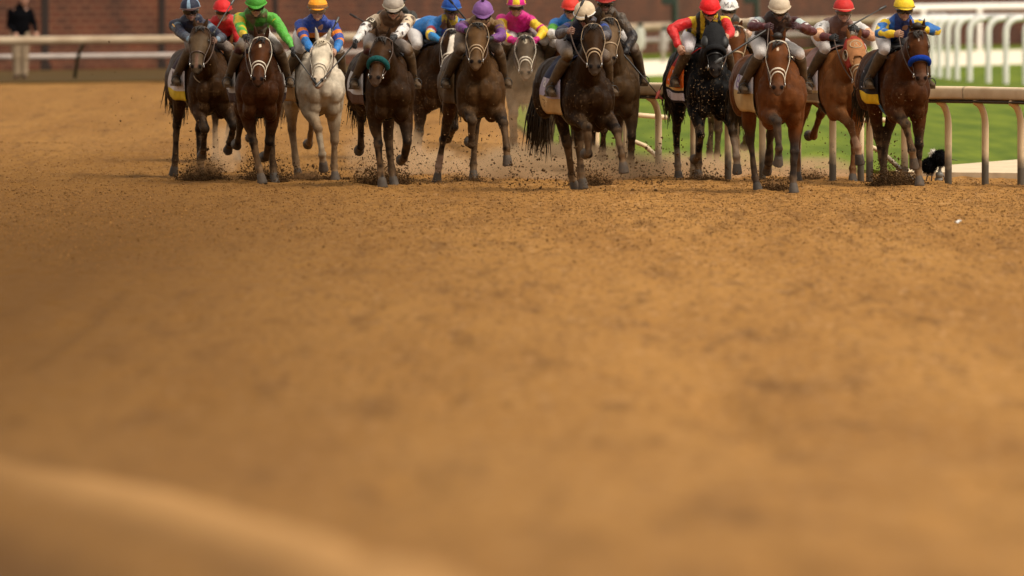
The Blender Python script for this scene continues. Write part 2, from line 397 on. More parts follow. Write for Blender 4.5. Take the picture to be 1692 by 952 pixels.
# ------------------------------------------------------------------ far rail
fr = empty('far_rail', (*rail_at(600), 0)); tag(fr, 'weathered cream tube rail curving in front of the brick wall, low white rail beneath', 'rail')
bx, by = rail_at(600)
def fr_path(off, z, a=-250, b=2001): return [V(rail_at(p, off)[0] - bx, rail_at(p, off)[1] - by, z) for p in range(a, b, 25)]
mb = MB(); pth = fr_path(0, .865); mb.loft(pth, [.088] * len(pth), side=(0, 1, 0), n=12); link('top_rail', mb.mesh('top_rail'), mat('weathered cream tube', (.40, .31, .21), .6, col2=(.30, .215, .135), nscale=1.3), fr)
mb = MB(); pth = fr_path(-1.0, .50); mb.loft(pth, [.06] * len(pth), side=(0, 1, 0), n=10); link('lower_rail', mb.mesh('lower_rail'), M_lilac, fr)
p = -215
while p < 1990:
    sc_ = rail_at(p)[1]; mb = MB()
    x0, y0 = rail_at(p - 12, -.75); x1, y1 = rail_at(p + 4, -.02)
    mb.loft([(x0 - bx, y0 - by, 0), (lerp(x0, x1, .3) - bx, lerp(y0, y1, .3) - by, .45), (lerp(x0, x1, .7) - bx, lerp(y0, y1, .7) - by, .70), (x1 - bx, y1 - by, .80)], [.040] * 4, n=8)
    link('post', mb.mesh('post'), M_dgreen, fr)
    p += 130 if p > 200 and p < 1000 else 350
# blurred white boxes on posts by the far rail
def boxpost(px, s, w, z0, z1, label, mm):
    x, y = gp(px, s); r = empty('marker_post', (x, y, 0)); tag(r, label, 'post')
    mb = MB(); mb.loft([(0, 0, -.02), (0, 0, z0 + .02)], [.045, .040], n=8); mb.loft([(0, 0, .0), (0, 0, .05)], [.12, .10], n=10); link('post', mb.mesh('post'), mat('grey post', (.30, .26, .20), .6, noise=.2), r)
    mb = MB(); mb.loft([(0, 0, z0), (0, 0, lerp(z0, z1, .5)), (0, 0, z1)], [(w, w * .8), (w * 1.06, w * .85), (w * .94, w * .75)], n=8); link('box', mb.mesh('box'), mm, r)
    mb = MB(); mb.loft([(.02, 0, z1), (.03, 0, z1 + .10)], [.05, .035], n=8); mb.ell((.03, -.02, z1 + .12), (.07, .08, .05)); link('lamp_head', mb.mesh('lamp_head'), M_dgreen, r)
boxpost(1056, 70.5, .135, .50, .88, 'blurred white box on a grey post beside the pale path', mat('pale green box', (.38, .39, .33), .5, noise=.1))
boxpost(1096, 69.5, .095, .40, .80, 'slimmer whitish box on a post, right of the broader box', mat('whitish box', (.30, .28, .25), .5, noise=.1))
def pole(px, s, w, label):
    x, y = gp(px, s); r = empty('steel_pole', (x, y, 0)); tag(r, label, 'pole')
    mb = MB(); mb.loft([(0, 0, -.02), (0, 0, 4.5)], [w, w * .85], n=10); link('shaft', mb.mesh('shaft'), M_dgreen, r)
    mb = MB(); mb.loft([(0, 0, 0), (0, 0, .08)], [w * 2, w * 1.7], n=10); link('base', mb.mesh('base'), M_dgreen, r)
    mb = MB(); mb.box((-.18, 0, 1.62), (.16, .12, .22)); mb.box((-.18, -.13, 1.62), (.13, .01, .18)); link('control_box', mb.mesh('control_box'), M_dgreen, r, smooth=False)
pole(1115, 66.3, .09, 'dark green pole with a box behind the red-capped rider on the black horse')
pole(1250, 64.6, .075, 'dark green pole with a box left of the rider in maroon')

# ------------------------------------------------------------------ white arched rail
def tube_arch(name, x, y, mm, parent, H, arm, dirv, r=.064):
    mb = MB(); pts = [V(0, 0, -.05), V(0, 0, .5), V(0, 0, H - .26)]
    for k in range(1, 7):
        a = k / 6 * math.pi / 2; pts.append(V(dirv[0] * .26 * (1 - math.cos(a)), dirv[1] * .26 * (1 - math.cos(a)), H - .26 + .26 * math.sin(a)))
    pts.append(V(dirv[0] * arm, dirv[1] * arm, H + .01))
    pts = [q + V(x, y, 0) for q in pts]
    mb.loft(pts, [r] * len(pts), side=(0, 1, 0), n=10); return link(name, mb.mesh(name), mm, parent), pts[-1]
AP = [(1446, 66.5), (1451, 67), (1456, 67.6), (1462, 68.4), (1468, 69.2), (1475, 70), (1482, 71), (1490, 72), (1498, 73), (1507, 74), (1517, 75.2), (1528, 76.6), (1540, 77.8), (1552, 78.6), (1566, 79.3), (1581, 80), (1602, 81), (1633, 82), (1662, 82.6), (1694, 83.2), (1728, 83.8), (1764, 84.4)]
ax, ay = gp(1600, 81)
ar = empty('arched_rail', (ax, ay, 0)); tag(ar, 'white turf course rail on gooseneck posts over the green infield', 'rail')
ends = []
for px, s in AP:
    x, y = gp(px, s); zt = CAM_H - (27 - HORZ + (4 if px < 1500 else 0)) / s
    _, e = tube_arch('post', x - ax, y - ay, M_whitep, ar, zt - .05, .42, (1, .12)); ends.append(e)
mb = MB(); mb.loft([e + V(0, 0, .02) for e in ends], [(.085, .07)] * len(ends), side=(0, 1, 0), n=10); link('top_rail', mb.mesh('top_rail'), M_whitep, ar)
# the farther white rail beyond it
ax2, ay2 = gp(1618, 62.3)
ar2 = empty('white_rail', (ax2, ay2, 0)); tag(ar2, 'farther white tube rail on straight posts beyond the arched white rail', 'rail')
mb = MB(); pth = [V(gp(p, s)[0] - ax2, gp(p, s)[1] - ay2, 1.28) for p, s in ((1490, 64.0), (1560, 63.0), (1618, 62.3), (1700, 61.6), (1800, 61))]
mb.loft(pth, [.075] * len(pth), side=(0, 1, 0), n=10); link('top_rail', mb.mesh('top_rail'), M_whitep, ar2)
for p, s in ((1525, 63.5), (1618, 62.3), (1716, 61.5)):
    x, y = gp(p, s); mb = MB(); mb.loft([(x - ax2, y - ay2 , -.02), (x - ax2, y - ay2, 1.26)], [.07, .065], n=10); link('post', mb.mesh('post'), M_whitep, ar2)

# ------------------------------------------------------------------ near inner rail
def near_post_material():
    m = bpy.data.materials.new('cream post paint with soil stains'); m.use_nodes = True; t = m.node_tree; b = t.nodes['Principled BSDF']
    tc = t.nodes.new('ShaderNodeTexCoord'); sx = t.nodes.new('ShaderNodeSeparateXYZ'); t.links.new(tc.outputs['Object'], sx.inputs[0])
    n = t.nodes.new('ShaderNodeTexNoise'); n.inputs['Scale'].default_value = 8; t.links.new(tc.outputs['Object'], n.inputs['Vector'])
    ad = t.nodes.new('ShaderNodeMath'); ad.operation = 'MULTIPLY_ADD'; t.links.new(n.outputs[0], ad.inputs[0]); ad.inputs[1].default_value = -.3; t.links.new(sx.outputs[2], ad.inputs[2])
    r = t.nodes.new('ShaderNodeMapRange'); t.links.new(ad.outputs[0], r.inputs[0])
    for i, k in enumerate((.05, .28, 0, 1)): r.inputs[i + 1].default_value = k
    x = t.nodes.new('ShaderNodeMix'); x.data_type = 'RGBA'; t.links.new(r.outputs[0], x.inputs[0]); x.inputs[6].default_value = (.10, .085, .065, 1); x.inputs[7].default_value = (.70, .53, .32, 1)
    t.links.new(x.outputs[2], b.inputs['Base Color']); b.inputs['Roughness'].default_value = .5
    return m
M_npost = near_post_material()
NR = [(800, 118), (850, 126), (930, 132), (985, 135.6), (1040, 138.3), (1200, 140.0), (1400, 141.8), (1567, 142.6), (1628, 143.2), (1687, 144.0), (1760, 145.2), (1900, 147)]
def nr_at(px, dy=0):
    x, y = gp(px, np.interp(px, [a[0] for a in NR], [a[1] for a in NR])); return V(x, y + dy, 0)
o0 = nr_at(1567); nr = empty('inner_rail', tuple(o0)); tag(nr, 'broad cream running rail on curved posts beside the galloping field', 'rail')
pth = [nr_at(p, -.16) - o0 + V(0, 0, 1.05) for p in (800, 825, 850, 890, 930, 985, 1040, 1120, 1200, 1300, 1400, 1480, 1567, 1628, 1687, 1760, 1900)]
mb = MB(); mb.loft([q + V(0, 0, 0) for q in pth], [(.10, .078)] * len(pth), side=(0, 1, 0), n=24, sq=.45); link('top_rail', mb.mesh('top_rail'), mat('cream rail board', (.78, .62, .41), .5, col2=(.66, .49, .29), nscale=5, detail=8), nr)
mb = MB(); mb.loft([q + V(0, .10, -.098) for q in pth], [(.17, .022)] * len(pth), side=(0, 1, 0), n=8); link('under_board', mb.mesh('under_board'), mat('dark under board', (.07, .045, .025), .8, noise=.4), nr)
for p in (1755, 1687, 1628, 1567, 1495, 1437, 1376, 1318, 1260, 1203, 1146, 1088, 1040, 985, 930, 880):
    q = nr_at(p) - o0; mb = MB()
    pts = [q + V(0, 0, -.05), q + V(0, 0, .35), q + V(0, 0, .68)] + [q + V(-.13 * (1 - math.cos(k / 5 * 1.45)), -.10 * (1 - math.cos(k / 5 * 1.45)), .68 + .27 * math.sin(k / 5 * 1.45)) for k in range(1, 6)]
    mb.loft(pts, [.043] * 3 + [.040] * 5, side=(0, 1, 0), n=10); link('post', mb.mesh('post'), M_npost, nr)
for p in (1120, 1300, 1480, 1600, 1740):
    q = nr_at(p, -.16) - o0 + V(0, 0, 1.05); q2 = nr_at(p + 3, -.16) - o0 + V(0, 0, 1.05); mb = MB(); mb.loft([q, q2], [(.103, .081)] * 2, side=(0, 1, 0), n=24, cap='flat', sq=.45); link('joint', mb.mesh('joint'), mat('rail joint', (.45, .34, .21), .5, noise=.3, nscale=20), nr)
for p in (1060, 1450):
    q = nr_at(p, .5) - o0; mb = MB()
    mb.loft([q + V(-.22, 0, .70), q + V(-.05, 0, .73), q + V(.30, .1, .70)], [.03] * 3, side=(0, 1, 0), n=8)
    mb.loft([q + V(-.18, 0, 0), q + V(-.18, 0, .71)], [.04] * 2, n=8)
    mb.loft([q + V(-.1, 0, .42), q + V(.05, .02, .36), q + V(.42, .05, .02)], [.028] * 3, side=(0, 1, 0), n=8); link('brace', mb.mesh('brace'), M_npost, nr)

# ------------------------------------------------------------------ furry remote microphone by the rail
def fur(c, r, n, seed, ln=.03):
    rg = np.random.default_rng(seed); mb = MB(); mb.ell(c, r, nu=18, nv=12)
    for k in range(n):
        d = nrm(rg.normal(size=3)); p = np.asarray(c) + d * np.asarray(r); t = nrm(np.cross(d, rg.normal(size=3))) * .004
        e = p + d * ln * rg.uniform(.5, 1.1) + rg.normal(0, .008, 3) + V(0, 0, -.01)
        mb.add([p - t, p + t, e], [(0, 1, 2)])
    return mb
x, y = gp(1546, 141.9)
mc = empty('field_microphone', (x, y, 0)); tag(mc, 'black furry windshield microphones on a small grey stand by a cream post', 'microphone')
M_fur = mat('black fur', (.006, .006, .007), .95, .05, noise=.3)
link('windshield', fur((.055, 0, .285), (.088, .10, .088), 1500, 1).mesh('windshield'), M_fur, mc)
link('windshield', fur((-.075, .03, .195), (.082, .10, .088), 1300, 2).mesh('windshield'), M_fur, mc)
link('fur_tuft', fur((-.025, .055, .325), (.045, .04, .055), 300, 3).mesh('fur_tuft'), mat('white fur', (.7, .66, .58), .9, noise=.1), mc)
mb = MB(); mb.loft([(.06, 0, .20), (.045, 0, .12), (.04, 0, .03)], [.016, .02, .035], n=10); mb.loft([(.045, -.03, .085), (.045, .05, .085)], [(.045, .04)] * 2, n=14); mb.loft([(.04, 0, -.02), (.04, 0, .035)], [.055, .05], n=12); link('mount', mb.mesh('mount'), mat('grey mount', (.16, .15, .13), .4, noise=.2), mc)
mb = MB(); mb.loft([(.13, -.02, .275), (.20, -.03, .262), (.25, -.03, .255)], [.006, .005, .004], n=6); link('antenna', mb.mesh('antenna'), M_black, mc)
for a in (-.10, -.045, .10):
    mb = MB(); mb.loft([(a * .6, .01, .13), (a, -.02, .06), (a * 1.15, -.03, -.01)], [.009, .008, .008], n=6); link('leg', mb.mesh('leg'), M_brown, mc)

# scrap of white paper on the soil
x, y = gp(1583, sG(372)); mb = MB(); rg = np.random.default_rng(5)
N = 7; gx = np.linspace(-.035, .035, N)
P3 = [(u + rg.normal(0, .002), v * 1.2 + rg.normal(0, .003), .030 + .012 * math.sin(u * 70 + v * 40) + rg.uniform(0, .006)) for v in gx for u in gx]
fq = [(i * N + j, i * N + j + 1, (i + 1) * N + j + 1, (i + 1) * N + j) for i in range(N - 1) for j in range(N - 1)]
P4 = [(a, b, c - .004) for a, b, c in P3]; mb.add(P3, fq); mb.add(P4, [f[::-1] for f in fq])
o = link('paper_scrap', mb.mesh('paper_scrap'), mat('white paper', (.8, .78, .74), .7, noise=.05), smooth=False); o.location = (x, y, .004)
tag(o, 'small crumpled white paper scrap lying on the brown soil', 'litter')

# ================================================================== horses and riders
TR = np.array([(-.33, 1.09, .10, .14), (-.27, 1.09, .175, .23), (-.12, 1.11, .22, .33), (.05, 1.15, .245, .395), (.25, 1.15, .265, .385), (.50, 1.175, .275, .355),
               (.75, 1.215, .275, .315), (.98, 1.24, .27, .31), (1.18, 1.26, .235, .27), (1.32, 1.25, .165, .20), (1.38, 1.24, .08, .10)])
def trunk_pt(y, ang, off=0.0):       # ang from the spine, positive to +x
    zc, hw, hh = (np.interp(y, TR[:, 0], TR[:, k]) for k in (1, 2, 3))
    return V((hw + off) * math.sin(ang), y, zc + (hh + off) * math.cos(ang))
HS = [(-.04, .06, .05, .13), (.02, .085, .085, .20), (.10, .106, .110, .245), (.20, .114, .120, .262), (.30, .094, .112, .232), (.40, .070, .100, .185), (.48, .060, .092, .152), (.55, .064, .088, .142), (.60, .060, .075, .120), (.63, .036, .050, .072)]
HS = np.array(HS); HS[:, 1] *= 1.12
def text_mesh(body, size):
    cu = bpy.data.curves.new('t', 'FONT'); cu.body = body; cu.size = size; cu.align_x = 'CENTER'; cu.align_y = 'CENTER'
    o = bpy.data.objects.new('t', cu); COL.objects.link(o); dg = bpy.context.evaluated_depsgraph_get()
    me = bpy.data.meshes.new_from_object(o.evaluated_get(dg)); bpy.data.objects.remove(o); bpy.data.curves.remove(cu)
    v = getv(me); f = [tuple(p.vertices) for p in me.polygons]; bpy.data.meshes.remove(me); return v, f
def subdiv_text(v, f): return v, f
def c3(*a): return np.array(a, float)
DUST = c3(.16, .095, .048)
def hexc(h):
    c = [int(h[i:i + 2], 16) / 255 for i in (0, 2, 4)]; return np.array([((x + .055) / 1.055) ** 2.4 if x > .04 else x / 12.92 for x in c])

def rot_axis(v, ax, a):
    ax = nrm(ax); return v * math.cos(a) + np.cross(ax, v) * math.sin(a) + ax * np.dot(ax, v) * (1 - math.cos(a))

class Horse:
    def __init__(h, S):
        h.S = S; h.yaw = R(S.get('yaw', 12)); h.Y0 = FOC / S['s']; h.X0 = (S['px'] - PXC) / S['s']
        h.legs(); h.zs = (-min(l['pts'][-1][2] for l in h.L.values()) - .025) if not S.get('air') else S['air'] - min(l['pts'][-1][2] for l in h.L.values())
        h.zs = min(max(h.zs, -.12), .14)
        h.root = empty('horse', (h.X0, h.Y0, h.zs), h.yaw)
        tag(h.root, S['label'], 'horse', 'racehorses galloping in the pack')
        h.build()
    def loc(h, px, py, ly):          # photo pixel at local depth ly -> local coordinates
        cy, sy = math.cos(h.yaw), math.sin(h.yaw)
        lx = 0
        for _ in range(3):
            wy = h.Y0 + lx * sy + ly * cy; wx = (px - PXC) * wy / FOC
            lx = (wx - h.X0 + ly * sy) / cy
        return V(lx, ly, CAM_H - (py - HORZ) * wy / FOC - h.zs)
    def wdir(h, v):                  # world direction -> local
        c, s = math.cos(-h.yaw), math.sin(-h.yaw); return V(v[0] * c - v[1] * s, v[0] * s + v[1] * c, v[2])
    def legs(h):
        h.L = {}
        dn = lambda a, l: V(0, -math.sin(R(a)) * l, -math.cos(R(a)) * l)
        for k in ('fl', 'fr', 'hl', 'hr'):
            sx = -1 if k[1] == 'l' else 1; a = h.S[k]; dx = a[-1]
            if k[0] == 'f':
                E = V(.178 * sx, -.02 - .10 * math.sin(R(a[0])), min(.85 + .05 * abs(math.sin(R(a[0]))), .9))
                K = E + dn(a[0], .39); Fk = K + dn(a[1], .30); C = Fk + dn(a[2], .12); H_ = C + dn(a[2] - 8 * (abs(a[2]) < 45), .085)
                pts = [V(.178 * sx, -.14, 1.12), E, K, Fk, C, H_]; dx = dx - .045 * sx
            else:
                Hp = V(.13 * sx, 1.02, 1.22); St = Hp + dn(a[0], .34); Hk = St + dn(a[1], .46); Fk = Hk + dn(a[2], .40); C = Fk + dn(a[3], .12); H_ = C + dn(a[3] - 8 * (abs(a[3]) < 45), .085)
                pts = [Hp, St + V(.02 * sx, 0, 0), Hk, Fk, C, H_]
            tot = 0; cum = [0]
            for i in range(1, len(pts)):
                tot += np.linalg.norm(pts[i] - pts[i - 1]); cum.append(tot)
            for i in range(1, len(pts)):
                w = max(0, (cum[i] - cum[1] * .6) / (tot - cum[1] * .6)); pts[i] = pts[i] + V(dx * w, 0, 0)
            h.L[k] = dict(pts=pts)
    def hp(h, t, ang, off=0.0):      # point on the head, ang 0 = middle of the face
        hw, fr_, fullh = (np.interp(t, HS[:, 0], HS[:, k]) for k in (1, 2, 3))
        hh = fullh / 2; cn = fr_ - hh
        return h.P + h.d * t + h.sv * (hw + off) * math.sin(ang) + h.nv * (cn + (hh + off) * math.cos(ang))
    def build(h):
        S = h.S; b = MB(); segs = []
        b.loft([V(0, a[0], a[1]) for a in TR], [(a[2], a[3]) for a in TR], n=24)
        segs.append((V(0, -.1, 1.15), V(0, 1.2, 1.24), .25, ('trunk',)))
        for sx in (-1, 1):
            b.ell((.118 * sx, -.275, 1.03), (.098, .095, .155)); b.ell((.195 * sx, -.14, 1.10), (.085, .14, .21)); b.ell((.18 * sx, .0, 1.02), (.085, .13, .17)); b.ell((.115 * sx, -.22, .88), (.085, .10, .14)); b.ell((.13 * sx, -.08, .82), (.085, .13, .12)); b.ell((.15 * sx, 1.06, 1.12), (.13, .25, .29))
            b.ell((.13 * sx, .02, 1.30), (.10, .16, .20))
        # head frame
        pp, mp = S['poll'], S['muz']
        P = h.loc(pp[0], pp[1], -.66); Mz = h.loc(mp[0], mp[1], -.95)
        dz = min(max((P[2] - Mz[2]) - .02, .30), .585); dxw = (mp[0] - pp[0]) * h.Y0 / FOC
        dyw = -math.sqrt(max(.62 ** 2 - dz ** 2 - dxw ** 2, .03))
        h.d = nrm(h.wdir(V(dxw, dyw, -dz)))
        side = nrm(h.wdir(V(1, 0, 0)) if 'turn' not in S else h.wdir(V(math.cos(R(S['turn'])), math.sin(R(S['turn'])), 0)))
        if 'roll' in S: side = rot_axis(side, h.d, R(S['roll']))
        h.sv = nrm(side - h.d * np.dot(side, h.d)); h.nv = np.cross(h.sv, h.d)
        if h.nv[2] < 0: h.nv = -h.nv
        h.P = P - V(0, 0, .075)
        for t, hw, fr_, fh in HS: pass
        b.loft([h.P + h.d * r[0] + h.nv * (r[2] - r[3] / 2) for r in HS], [(r[1], r[3] / 2) for r in HS], side=h.sv, n=18)
        rot = np.array([h.sv, h.d, h.nv])
        for sx in (-1, 1):
            b.ell(h.P + h.d * .195 + h.sv * .088 * sx + h.nv * .045, (.034, .055, .040), rot)           # brow
            b.ell(h.P + h.d * .16 + h.sv * .045 * sx - h.nv * .09, (.058, .10, .06), rot)               # jowl
            b.ell(h.P + h.d * .565 + h.sv * .042 * sx + h.nv * .052, (.028, .036, .030), rot)           # nostril
            b.loft([h.P + h.d * .26 + h.sv * .083 * sx + h.nv * .02, h.P + h.d * .38 + h.sv * .058 * sx + h.nv * .03], [.018, .012], n=8)
        b.ell(h.P + h.d * .585 - h.nv * .035, (.042, .05, .035), rot)                                    # lower lip and chin
        eb, eh = [], S.get('ears', .15)
        for sx in (-1, 1):
            e0 = h.P + h.d * .005 + h.sv * .055 * sx + h.nv * .05; ed = nrm(V(0, 0, 1) * .95 + h.sv * .22 * sx - h.d * .15 + h.nv * S.get('earn', .1))
            b.loft([e0 - ed * .02, e0 + ed * eh * .35, e0 + ed * eh * .7, e0 + ed * eh], [(.024, .018), (.030, .019), (.022, .016), (.007, .008)], side=h.sv, n=10)
            segs.append((e0 + ed * .02, e0 + ed * eh, .02, ('ear',)))
        segs.append((h.P, h.P + h.d * .62, .08, ('head',)))
        # neck
        B0, PE = V(0, .06, 1.20), h.P + h.d * .07 - h.nv * .05
        ctrl = lerp(B0, PE, .55) + V(0, -.05, -.01)
        npts = [(1 - t) ** 2 * B0 + 2 * t * (1 - t) * ctrl + t * t * PE for t in np.linspace(0, 1, 7)]
        nr_ = [(.20, .34), (.175, .29), (.15, .24), (.130, .205), (.112, .175), (.098, .150), (.088, .125)]
        b.loft(npts, nr_, side=[nrm(lerp(V(1, 0, 0), h.sv, t)) for t in np.linspace(0, 1, 7)], n=18)
        for i in range(6): segs.append((npts[i], npts[i + 1], .12, ('neck', i / 6)))
        h.npts, h.nr = npts, nr_
        # legs
        for k, l in h.L.items():
            p = l['pts']
            mid = lambda i, t: lerp(p[i], p[i + 1], t)
            if k[0] == 'f':
                b.loft([p[0], p[1]], [(.108, .15), (.105, .13)], n=14)
                b.loft([p[1], mid(1, .35), mid(1, .8), p[2]], [(.100, .120), (.084, .100), (.056, .060), (.055, .058)], n=14)
                b.ell(p[2], (.060, .060, .064))
                b.loft([p[2], mid(2, .2), mid(2, .6), p[3]], [(.052, .052), (.044, .046), (.040, .043), (.044, .047)], n=12)
            else:
                b.loft([p[0], mid(0, .5), p[1]], [(.135, .20), (.122, .18), (.098, .13)], n=16)
                b.loft([p[1], mid(1, .35), mid(1, .8), p[2]], [(.105, .135), (.088, .110), (.056, .070), (.054, .068)], n=14)
                b.ell(p[2], (.056, .070, .068))
                b.loft([p[2], mid(2, .2), mid(2, .6), p[3]], [(.052, .056), (.044, .048), (.041, .044), (.045, .049)], n=12)
            b.ell(p[3], (.051, .054, .052))
            b.loft([p[3], mid(3, .5), p[4]], [(.045, .048), (.040, .042), (.053, .055)], n=12)
            b.loft([p[4], p[5]], [(.051, .054), (.063, .070)], n=14, cap='flat')
            for i, nm in enumerate(('arm', 'fore', 'cannon', 'past', 'hoof')): segs.append((p[i], p[i + 1], (.09, .055, .035, .035, .05)[i], (nm, k)))
        me = remesh(b, .0125, 3, .5)
        v = getv(me); bi, bt = nearest(v, segs)
        soft = np.array([0.25 if g[3][0] in ('head', 'ear', 'hoof', 'past') else 1.0 for g in segs])[bi]
        q_ = v + V(S['px'] * .37, 0, 0)
        v = v + normals(me) * (soft * ((noise3(q_, 7.5, 51) - .5) * .030 + (noise3(q_ * V(1, 1, .6), 17, 53) - .5) * .013 - .006 * np.clip(1 - np.abs(noise3(q_ * V(1.4, 1, .5), 9, 57) - .5) * 14, 0, 1)))[:, None]
        setv(me, v)
        # colour of the coat
        coat, pt = S['coat'], S['points']; n1 = noise3(v, 5.0, 3)[:, None]; n2 = noise3(v, 22.0, 9)[:, None]
        col = np.tile(coat, (len(v), 1)) * (.80 + .4 * n1)
        if 'belly' in S: col = lerp(col, np.tile(S['belly'], (len(v), 1)), sstep(1.15, .85, v[:, 2:3]) * .7)
        dst = S.get('dust', .35)
        for i, (a, b_, r_, tg) in enumerate(segs):
            m = bi == i
            if not m.any(): continue
            t = bt[m][:, None]; nn = n2[m]; d_ = S.get('ldust', {}).get(tg[1], dst) if tg[0] in ('fore', 'cannon', 'past', 'hoof') else 0
            if tg[0] == 'fore': c = lerp(col[m], pt, sstep(.35, .95, t)); c = lerp(c, DUST, d_ * .5 * sstep(.3, 1, t) * sstep(.3, .6, nn))
            elif tg[0] == 'cannon': c = np.tile(pt, (m.sum(), 1)); sk = S.get('socks', {}).get(tg[1]); c = lerp(c, sk[0], sstep(sk[1], sk[1] + .1, t)) if sk else c; c = lerp(c, DUST, d_ * sstep(.25, .65, nn))
            elif tg[0] == 'past': c = np.tile(pt, (m.sum(), 1)); sk = S.get('socks', {}).get(tg[1]); c = np.tile(sk[0], (m.sum(), 1)) if sk else c; c = lerp(c, DUST * 1.1, min(1, d_ * 1.3) * sstep(.2, .6, nn))
            elif tg[0] == 'hoof': c = lerp(np.tile(c3(.070, .062, .055), (m.sum(), 1)), DUST, d_ * .5 * nn)
            elif tg[0] == 'ear': c = col[m] * .8
            else: continue
            col[m] = c
        # face
        rel = v - h.P; ht = rel @ h.d; hs_ = rel @ h.sv; hn = rel @ h.nv
        hm = (np.array([segs[i][3][0] for i in range(len(segs))])[bi] == 'head')
        mzc = S.get('muzc', pt * 1.2 + .01)
        f = (hm & (ht > .44))[:, None] * sstep(.45, .56, ht)[:, None]; col = lerp(col, mzc, f * .85)
        if 'facec' in S:
            f = hm[:, None] * sstep(.10, .2, ht)[:, None] * sstep(.0, .06, hn)[:, None]; col = lerp(col, S['facec'], f * .7)
        for (kind, t0, t1, w, cc) in S.get('marks', []):
            f = (hn > -.01) & hm
            if kind == 'star': q = ((ht - t0) / t1) ** 2 + (hs_ / w) ** 2 + .5 * (noise3(v, 40, 2) - .5)
            else: q = (hs_ / (w * (.8 + .5 * noise3(v, 18, 5)))) ** 2 + np.where((ht > t0) & (ht < t1), 0, 5)
            col = lerp(col, cc, (f * sstep(1.15, .85, q))[:, None])
        for sx in (-1, 1):
            q = np.linalg.norm(v - (h.P + h.d * .582 + h.sv * .046 * sx + h.nv * .066), axis=1); col = lerp(col, c3(.006, .004, .004), sstep(.033, .019, q)[:, None])
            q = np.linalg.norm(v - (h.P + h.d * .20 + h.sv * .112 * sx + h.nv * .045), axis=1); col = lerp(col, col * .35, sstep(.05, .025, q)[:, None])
        q = np.abs(hn + .012 - .03 * (ht - .6)) < .007; col[q & hm & (ht > .50)] *= .25                     # mouth line
        # dried mud sprayed over the chest
        mud = S.get('mud', .25); f = (sstep(.62, .74, noise3(v, 85, 12)) * (.4 + .6 * sstep(.4, .6, noise3(v, 7, 15))))[:, None] * sstep(1.55, .9, v[:, 2:3]) * mud; col = lerp(col, DUST * 1.1, f)
        setcol(me, col)
        h.body = link('body', me, M_coat, h.root)
        hr = {'c': M_hairc, 'g': M_hairg}.get(S.get('hair'), M_hair)
        # eyes
        for sx in (-1, 1):
            e = MB(); e.ell(h.P + h.d * .20 + h.sv * .106 * sx + h.nv * .047, (.020, .022, .020), rot); link('eye', e.mesh('eye'), M_eye, h.root)
        # mane and forelock
        rg = np.random.default_rng(int(S['px'])); mm = MB()
        for k in range(70):
            t = rg.uniform(.25, 1); i = min(int(t * 6), 5); f = t * 6 - i; c = lerp(npts[i], npts[i + 1], f); hh = lerp(nr_[i][1], nr_[i + 1][1], f)
            T = nrm(npts[i + 1] - npts[i]); s_ = nrm(h.sv - T * np.dot(h.sv, T)); up = np.cross(s_, T); up = up if up[2] > 0 else -up
            p0 = c + up * (hh - .02) + s_ * rg.normal(0, .012); ln = rg.uniform(.10, .20)
            sgn = S.get('maneside', 1); p1 = p0 + up * .05 + s_ * sgn * .04 - T * ln * .3; p2 = p1 + s_ * sgn * ln * .5 - up * ln * .35 - T * ln * .5 + rg.normal(0, .015, 3)
            mm.loft([p0, p1, p2], [.012, .010, .002], side=s_, n=4, cap='flat')
        link('mane', mm.mesh('mane'), hr, h.root); mm = MB()
        for k in range(S.get('forelock', 10)):
            p0 = h.hp(.0, rg.uniform(-.5, .5), -.005); p1 = h.hp(.05, rg.uniform(-.5, .5), .03); p2 = h.hp(rg.uniform(.08, .15), rg.uniform(-.6, .6), .008)
            mm.loft([p0, p1, p2], [.010, .009, .002], side=h.sv, n=4, cap='flat')
        if S.get('tuft'):
            mm.ell(h.P - h.d * .02 + h.nv * .07 + V(0, 0, .03), (.055, .05, .04), nu=12, nv=8)
            for k in range(60):
                p0 = h.P - h.d * .02 + h.nv * .06 + h.sv * rg.normal(0, .03); p1 = p0 + V(0, 0, .025) + rg.normal(0, .010, 3); p2 = p1 + rg.normal(0, .014, 3) + h.sv * rg.normal(0, .02)
                mm.loft([p0, p1, p2], [.010, .010, .003], side=h.sv, n=4, cap='flat')
        if mm.n: link('forelock', mm.mesh('forelock'), hr, h.root)
        # tail
        tl = MB(); td = S.get('tail', (.05, .50, -.55))
        for k in range(210):
            a = V(0, 1.36, 1.30) + rg.normal(0, .018, 3); q = V(*td); ln = rg.uniform(.65, 1.0); sp = rg.normal(0, .055, 3)
            p1 = a + V(q[0] * .25, .16, .02) * ln + sp * .4; p2 = a + q * .62 * ln + V(0, .08, .05) + sp * 1.0 + V(.03 * math.sin(k), 0, 0); p3 = a + q * ln + V(.04 * math.sin(k * 1.7), 0, -.06) + sp * 1.1
            tl.loft([a, p1, p2, p3], [.009, .011, .010, .002], n=4, cap='flat')
        link('tail', tl.mesh('tail'), hr, h.root)
        h.tack()
    def strap(h, mb, f, ts, r, n=6):
        pts = [f(t) for t in ts]; mb.loft(pts, [r] * len(pts), side=h.nv, n=n)
    def ring(h, mb, t, r, a0=-math.pi, a1=math.pi, dt=0, off=.004, n=8):
        pts = [h.hp(t + dt * math.cos(a), a, off) for a in np.linspace(a0, a1, 25)]
        mb.loft(pts, [(r * 1.15, .005)] * 25, side=h.d, n=n)
